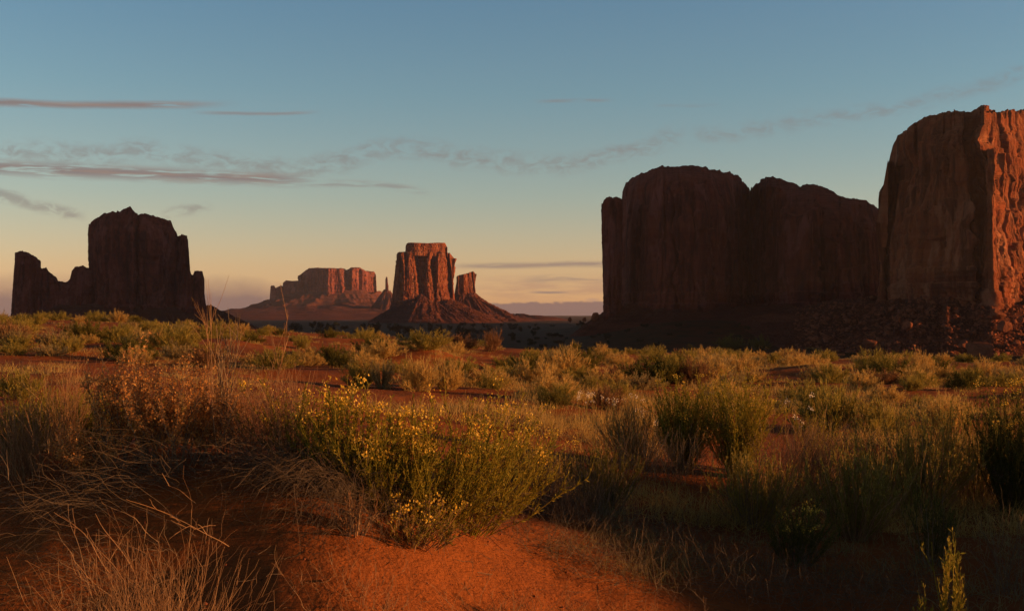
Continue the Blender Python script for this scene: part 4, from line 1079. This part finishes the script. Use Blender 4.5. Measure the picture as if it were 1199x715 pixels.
stalk(263, 5.9, 396, (.01, 0, 0), 80, 'tallest cluster of dark dead stalks, rising across the skyline left of centre', n=9, mat_='woody_stem', sp=.08)
stalk(262, 5.8, 374, (-.04, 0, 0), 81, 'thin bare twig reaching highest of the dead stalks', n=3, sp=.06, r=.0018)
stalk(303, 5.9, 384, (.16, 0, 0), 82, 'single slender lit stalk leaning right of the tall dark cluster', n=2, sp=.03, r=.0022)
stalk(318, 5.8, 440, (.10, 0, 0), 83, 'short thin lit stalk beside the first flowers', n=5, sp=.2, r=.0016)
# orange seed plants
def seed_plant(px, D, height, seed, label, n=14, lean=(0, 0, 0), sp=.5):
    rng = np.random.RandomState(seed); b = W(px, 0, D)
    o = thing('seed_plant', tuple(b), label, 'seed plant', 'orange seed plants on the mound')
    base = rng.normal(size=(n, 3)) * [.05, .05, 0] + [0, 0, -.02]
    L1 = curves(base, cone_dirs(n, 0, sp, rng, lean), height * rng.uniform(.6, 1.05, n), 9, -.03, .03, rng)
    L2 = branchlets(L1, n * 9, .2, .95, height * .26, .45, 5, -.1, .05, rng, up=.5)
    obj('stems', pmesh('stems', [tube(L1, .0030, .0014, 4, rng), tube(L2, .0015, .0008, 3, rng)], 'woody_stem'), o)
    A = []
    for Ls, m in ((L1, n * 60), (L2, n * 170)):
        i = rng.randint(0, len(Ls), m); p, d = at_t(Ls, i, rng.uniform(.35, 1, m))
        A.append((p + rng.normal(size=p.shape) * .006, d * .6 + rng.normal(size=p.shape)))
    p = np.concatenate([a[0] for a in A]); d = np.concatenate([a[1] for a in A])
    obj('seed_heads', pmesh('seed_heads', [leaves(p, d, rng.uniform(.008, .018, len(p)), .38, rng)], 'seed_bract'), o)
    return o
seed_plant(128, 6.0, .56, 90, 'orange seed plant with two tall spikes, leftmost of its group', n=16, sp=.35)
seed_plant(165, 5.9, .46, 91, 'dense orange seed plant in the middle of its group', n=24, sp=.7)
seed_plant(205, 5.8, .50, 92, 'orange seed plant with one spike leaning right, below the dark left butte', n=20, sp=.6, lean=(.12, 0, 0))
seed_plant(238, 5.9, .34, 93, 'low orange seed plant at the right end of its group', n=18, sp=.8)
seed_plant(106, 5.7, .32, 94, 'low orange seed plant at the left foot of the two-spiked one', n=16, sp=.8)
seed_plant(312, 3.75, .16, 95, 'small pale seed sprig at the bottom edge right of the spiky dead bush', n=4, sp=.25)
# green-gold bushes at left behind the mound
def leafy_bush(px, D, height, wid, seed, label, group, material, n=70, leafn=60, tmax=.9, lean=(0, 0, 0), twigs=.7, stemmat='woody_stem', leaf=(.012, .03), lw=.14):
    height = height * .80
    rng = np.random.RandomState(seed); b = W(px, 0, D)
    o = thing('leafy_bush', tuple(b), label, 'bush', group)
    a = rng.uniform(0, 6.28, n); rb = rng.uniform(0, .3, n) * wid
    base = np.stack([rb * np.cos(a), rb * np.sin(a), np.full(n, -.02)], -1)
    th = np.abs(rng.uniform(0, tmax, n)); d = np.stack([np.sin(th) * np.cos(a), np.sin(th) * np.sin(a), np.cos(th)], -1) + np.array(lean); d /= np.linalg.norm(d, axis=1, keepdims=True)
    ell = 1 / np.sqrt((np.sin(th) / max(wid, .05)) ** 2 + (np.cos(th) / height) ** 2)
    L1 = curves(base, d, ell * rng.uniform(.7, 1.05, n), 8, -.1, .03, rng)
    L2 = branchlets(L1, n * 9, .03, .98, height * .30, .34, 5, -.12, .04, rng, up=twigs)
    obj('stems', pmesh('stems', [tube(L1, .0042, .0014, 3, rng)], stemmat), o)
    nl = n * leafn; i = rng.randint(0, len(L2), nl); p, dd = at_t(L2, i, rng.uniform(.1, 1, nl))
    obj('foliage', pmesh('foliage', [tube(L2, .0017, .0010, 3, rng), leaves(p, dd + rng.normal(size=p.shape) * .35, rng.uniform(*leaf, nl) * (height / .5) ** .4, lw, rng)], material), o)
    return o
G3 = 'green-gold bushes behind the mound at left'
leafy_bush(60, 7.4, .42, .40, 110, 'green-gold bush behind the pinkish straw tuft at left', G3, 'yellowgreen_foliage', n=110, leafn=70)
leafy_bush(125, 6.7, .30, .34, 111, 'green-gold bush under the two-spiked orange seed plant', G3, 'yellowgreen_foliage', n=90, leafn=70)
leafy_bush(15, 6.5, .34, .34, 112, 'darker green-gold bush cut by the left edge', G3, 'olive_foliage', n=90, leafn=70)
leafy_bush(205, 6.8, .30, .34, 113, 'olive bush hidden among the orange seed plants', G3, 'olive_foliage', n=80, leafn=60)
leafy_bush(100, 8.6, .36, .5, 114, 'yellow-olive bush farthest back on the left, over the bare sand', G3, 'yellowgreen_foliage', n=90, leafn=60)
# right-hand side
G4 = 'tall bushes in the right foreground'
leafy_bush(705, 8.0, .50, .36, 120, 'small dark green bush in the shade beside the lit sand slope', G4, 'green_foliage', n=70, leafn=60, tmax=.7)
flowering_bush(800, 10.8, .80, 1.0, 121, 'upright yellow-green bush with lit tips, left of the forked dark stem', G4, n=130, flowers=.35, lean=(-.05, 0, 0), leafmat='yellowgreen_foliage', tmax=.6, stem_w=.0022)
flowering_bush(862, 10.6, .92, 1.0, 122, 'fan-shaped yellow-green bush on a forked dark stem, right of centre', G4, n=150, flowers=.3, lean=(.05, 0, 0), leafmat='yellowgreen_foliage', tmax=.6, stem_w=.0022)
leafy_bush(745, 11.0, .62, .50, 123, 'wispy yellowish bush left of the upright yellow-green one', G4, 'golden_foliage', n=120, leafn=30, tmax=.8, stemmat='straw')
straw_clump('dry_bush', 770, 10.2, 'mauve-grey dead brush at the foot of the wispy yellowish bush', 'dry bush', 'grey dead brush in the right foreground', 124, n=300, L=.45, tmax=1.1, droop=.0, wig=.05, r=.0018, rb=.25, mat_='grey_straw', forks=400)
straw_clump('dry_bush', 945, 9.9, 'pinkish-grey dead brush right of the fan-shaped bush', 'dry bush', 'grey dead brush in the right foreground', 125, n=420, L=.62, tmax=.9, droop=.0, wig=.04, r=.0018, rb=.2, lean=(.25, 0, 0), mat_='straw', forks=600)
straw_clump('dry_bush', 1000, 9.6, 'grey dead brush with a few pale seed tips, leaning right', 'dry bush', 'grey dead brush in the right foreground', 126, n=300, L=.58, tmax=.8, droop=.0, wig=.04, r=.0017, rb=.2, lean=(.3, 0, 0), mat_='grey_straw', forks=400)
straw_clump('dry_bush', 660, 7.3, 'mauve-grey dead brush beside the right end of the flowering row', 'dry bush', 'grey dead brush in the right foreground', 127, n=300, L=.45, tmax=1.1, droop=.05, wig=.06, r=.0014, rb=.14, mat_='grey_straw', forks=360)
leafy_bush(955, 10.9, .66, .34, 128, 'slim yellow-green bush with white blooms behind the pinkish-grey brush', G4, 'yellowgreen_foliage', n=60, leafn=50, tmax=.5)
leafy_bush(885, 8.2, .58, .50, 129, 'dark green bush in front of the fan-shaped one, in shade', G4, 'olive_foliage', n=90, leafn=50, tmax=.95)
leafy_bush(1000, 7.9, .66, .50, 130, 'dark green bush with upright shoots in the centre of the right foreground', G4, 'olive_foliage', n=100, leafn=55, tmax=.9, twigs=.8, stemmat='straw')
leafy_bush(1075, 8.9, .85, .60, 131, 'large dark green bush, widest in the right foreground', G4, 'olive_foliage', n=130, leafn=55, tmax=.95, twigs=.8, stemmat='straw')
leafy_bush(1140, 9.4, .90, .60, 132, 'dark green bush between the widest one and the right edge', G4, 'olive_foliage', n=120, leafn=55, tmax=.95, twigs=.8, stemmat='straw')
flowering_bush(1185, 8.8, .98, 1.0, 133, 'tall green bush with dull yellow tips at the right edge', G4, n=140, flowers=.4, leafmat='green_foliage', stemmat='green_foliage', tmax=.55)
leafy_bush(1090, 7.0, .46, .26, 134, 'row of thin upright green shoots in front of the widest bush', G4, 'green_foliage', n=34, leafn=70, tmax=.5, twigs=1.2)
flowering_bush(930, 7.0, .42, 1.0, 135, 'sparse low bush with scattered dull yellow flowers, right foreground', G4, n=46, flowers=.35, leafmat='green_foliage', stemmat='green_foliage', tmax=.7)
leafy_bush(1112, 4.75, .60, .13, 136, 'bright golden-green sprig rising from the bottom edge at right', G4, 'yellowgreen_foliage', n=11, leafn=110, tmax=.4, twigs=1.4, stemmat='yellowgreen_foliage')
straw_clump('dry_bush', 1180, 6.2, 'dark bare twigs at the right edge above the bottom corner', 'dry bush', 'grey dead brush in the right foreground', 137, n=46, L=.42, tmax=.9, droop=.0, wig=.06, r=.0013, rb=.05, mat_='grey_straw', forks=70)
G5 = 'thin dead tufts on the shaded sand'
for k, (px, D_, lb) in enumerate([(760, 7.3, 'faint grey grass tuft on the shaded sand right of the small dark green bush'), (830, 6.6, 'faint grey grass tuft in the middle of the shaded sand'), (890, 6.1, 'grey grass tuft below the sparse low yellow-flowered bush'),
        (980, 6.0, 'grey grass tuft at the foot of the upright green shoots'), (1050, 6.3, 'curling grey grass tuft left of the golden-green sprig'), (720, 6.1, 'grey grass tuft at the lower edge of the shaded sand'), (940, 6.6, 'tangled grey grass tuft behind the lowest right tufts'), (660, 6.3, 'grey grass tuft at the right foot of the lit sand slope')]):
    straw_clump('grass_tuft', px, D_, lb, 'grass tuft', G5, 150 + k, n=170, L=.27, tmin=.2, tmax=1.45, droop=.1, wig=.09, r=.0012, rb=.2, mat_='grey_straw', forks=160)
G6 = 'small twiggy plants along the bottom edge'
for k, (px, D_, lb) in enumerate([(430, 4.35, 'tiny twiggy weed on the lit sand near the bottom edge, leftmost'), (590, 4.7, 'low twiggy weed at the bottom edge below the lit sand'), (655, 4.85, 'spreading twiggy weed with lit tips at the bottom edge'), (720, 4.9, 'twiggy weed at the bottom edge right of the spreading one'), (805, 4.9, 'rightmost twiggy weed at the bottom edge, under the shaded sand')]):
    straw_clump('twiggy_weed', px, D_, lb, 'weed', G6, 170 + k, n=46, L=.20, tmin=.2, tmax=1.3, droop=-.1, wig=.09, r=.0011, rb=.10, mat_='straw', forks=160)
leafy_bush(415, 5.05, .20, .16, 180, 'small orange-lit thorny weed growing on the lit sand under the flowers', G6, 'brown_foliage', n=22, leafn=26, tmax=1.1, stemmat='straw')
# grit, pebbles and broken bits of stem on the near sand (nobody could count them)
rng = np.random.RandomState(77)
n = 5200; gx_ = rng.uniform(-3.2, 4.5, n); gy_ = rng.uniform(3.0, 11, n) ; gz_ = ground(gx_, gy_)
sz = .0022 + rng.gamma(1.0, .0016, n)
PV = (ico[None] * rng.uniform(.5, 1.3, (n, 1, 3)) * sz[:, None, None]) + np.stack([gx_, gy_, gz_ + sz * .3], -1)[:, None]
PF = (icf[None] + (np.arange(n) * 6)[:, None, None]).reshape(-1, 3)
tag(obj('grit', mk_mesh('grit', PV.reshape(-1, 3), PF, 'boulder_sandstone')), 'grit and small pebbles scattered on the near red sand', 'grit', kind='stuff')
n = 2600; bx_ = rng.uniform(-3.2, 4.5, n); by_ = rng.uniform(3.2, 11, n)
tb = np.stack([bx_, by_, ground(bx_, by_) + .004], -1); td = rng.normal(size=(n, 3)) * [1, 1, .08]; td /= np.linalg.norm(td, axis=1, keepdims=True)
tw = curves(tb, td, rng.gamma(2.0, .022, n) + .01, 4, 0, .08, rng)
tw[..., 2] = np.maximum(tw[..., 2], ground(tw[..., 0], tw[..., 1]) + .002)
tag(obj('stem_litter', pmesh('stem_litter', [tube(tw, .0013, .0007, 3, rng)], 'grey_straw')), 'broken bits of dead stem lying on the near sand', 'litter', kind='stuff')
# white fluffy flowers
def white_flowers(px, D, h, seed, label):
    rng = np.random.RandomState(seed); b = W(px, 0, D)
    o = thing('white_flower', tuple(b), label, 'white flower', 'white fluffy flowers in the middle distance')
    n = 5; L1 = curves(rng.normal(size=(n, 3)) * [.08, .08, 0], cone_dirs(n, 0, .4, rng), h * rng.uniform(.7, 1.1, n), 6, 0, .03, rng)
    obj('stems', pmesh('stems', [tube(L1, .003, .002, 3, rng)], 'olive_foliage'), o)
    c_ = np.repeat(L1[:, -1], 12, 0) + rng.normal(size=(n * 12, 3)) * .014
    obj('petals', pmesh('petals', [leaves(c_, rng.normal(size=c_.shape) + [0, 0, .4], .020, .3, rng)], 'pale_petal'), o)
for k, (px, D_, h_, lb) in enumerate([(678, 14.5, .42, 'white fluffy flowers, left clump in the middle distance'), (690, 14.2, .40, 'white fluffy flowers, second clump from the left'), (716, 14.0, .46, 'white fluffy flowers, highest clump'), (732, 13.4, .42, 'white fluffy flowers right of the highest clump'), (744, 13.0, .38, 'white fluffy flowers, rightmost clump of the group'), (938, 10.4, .85, 'white fluffy blooms above the pinkish-grey brush at right'), (763, 12.2, .30, 'lone low white flower tuft right of the group')]):
    white_flowers(px, D_, h_, 190 + k, lb)
# unseen bushes added on the shading ridge to darken the right foreground
for k, (x, y) in enumerate([(11.5, 8.0), (11.4, 6.2)]):
    place_shrub(x, y, 'green', .9, .8, 'unseen green shrub added on the shade ridge outside the right edge', 'added shade shrubs outside the right edge')
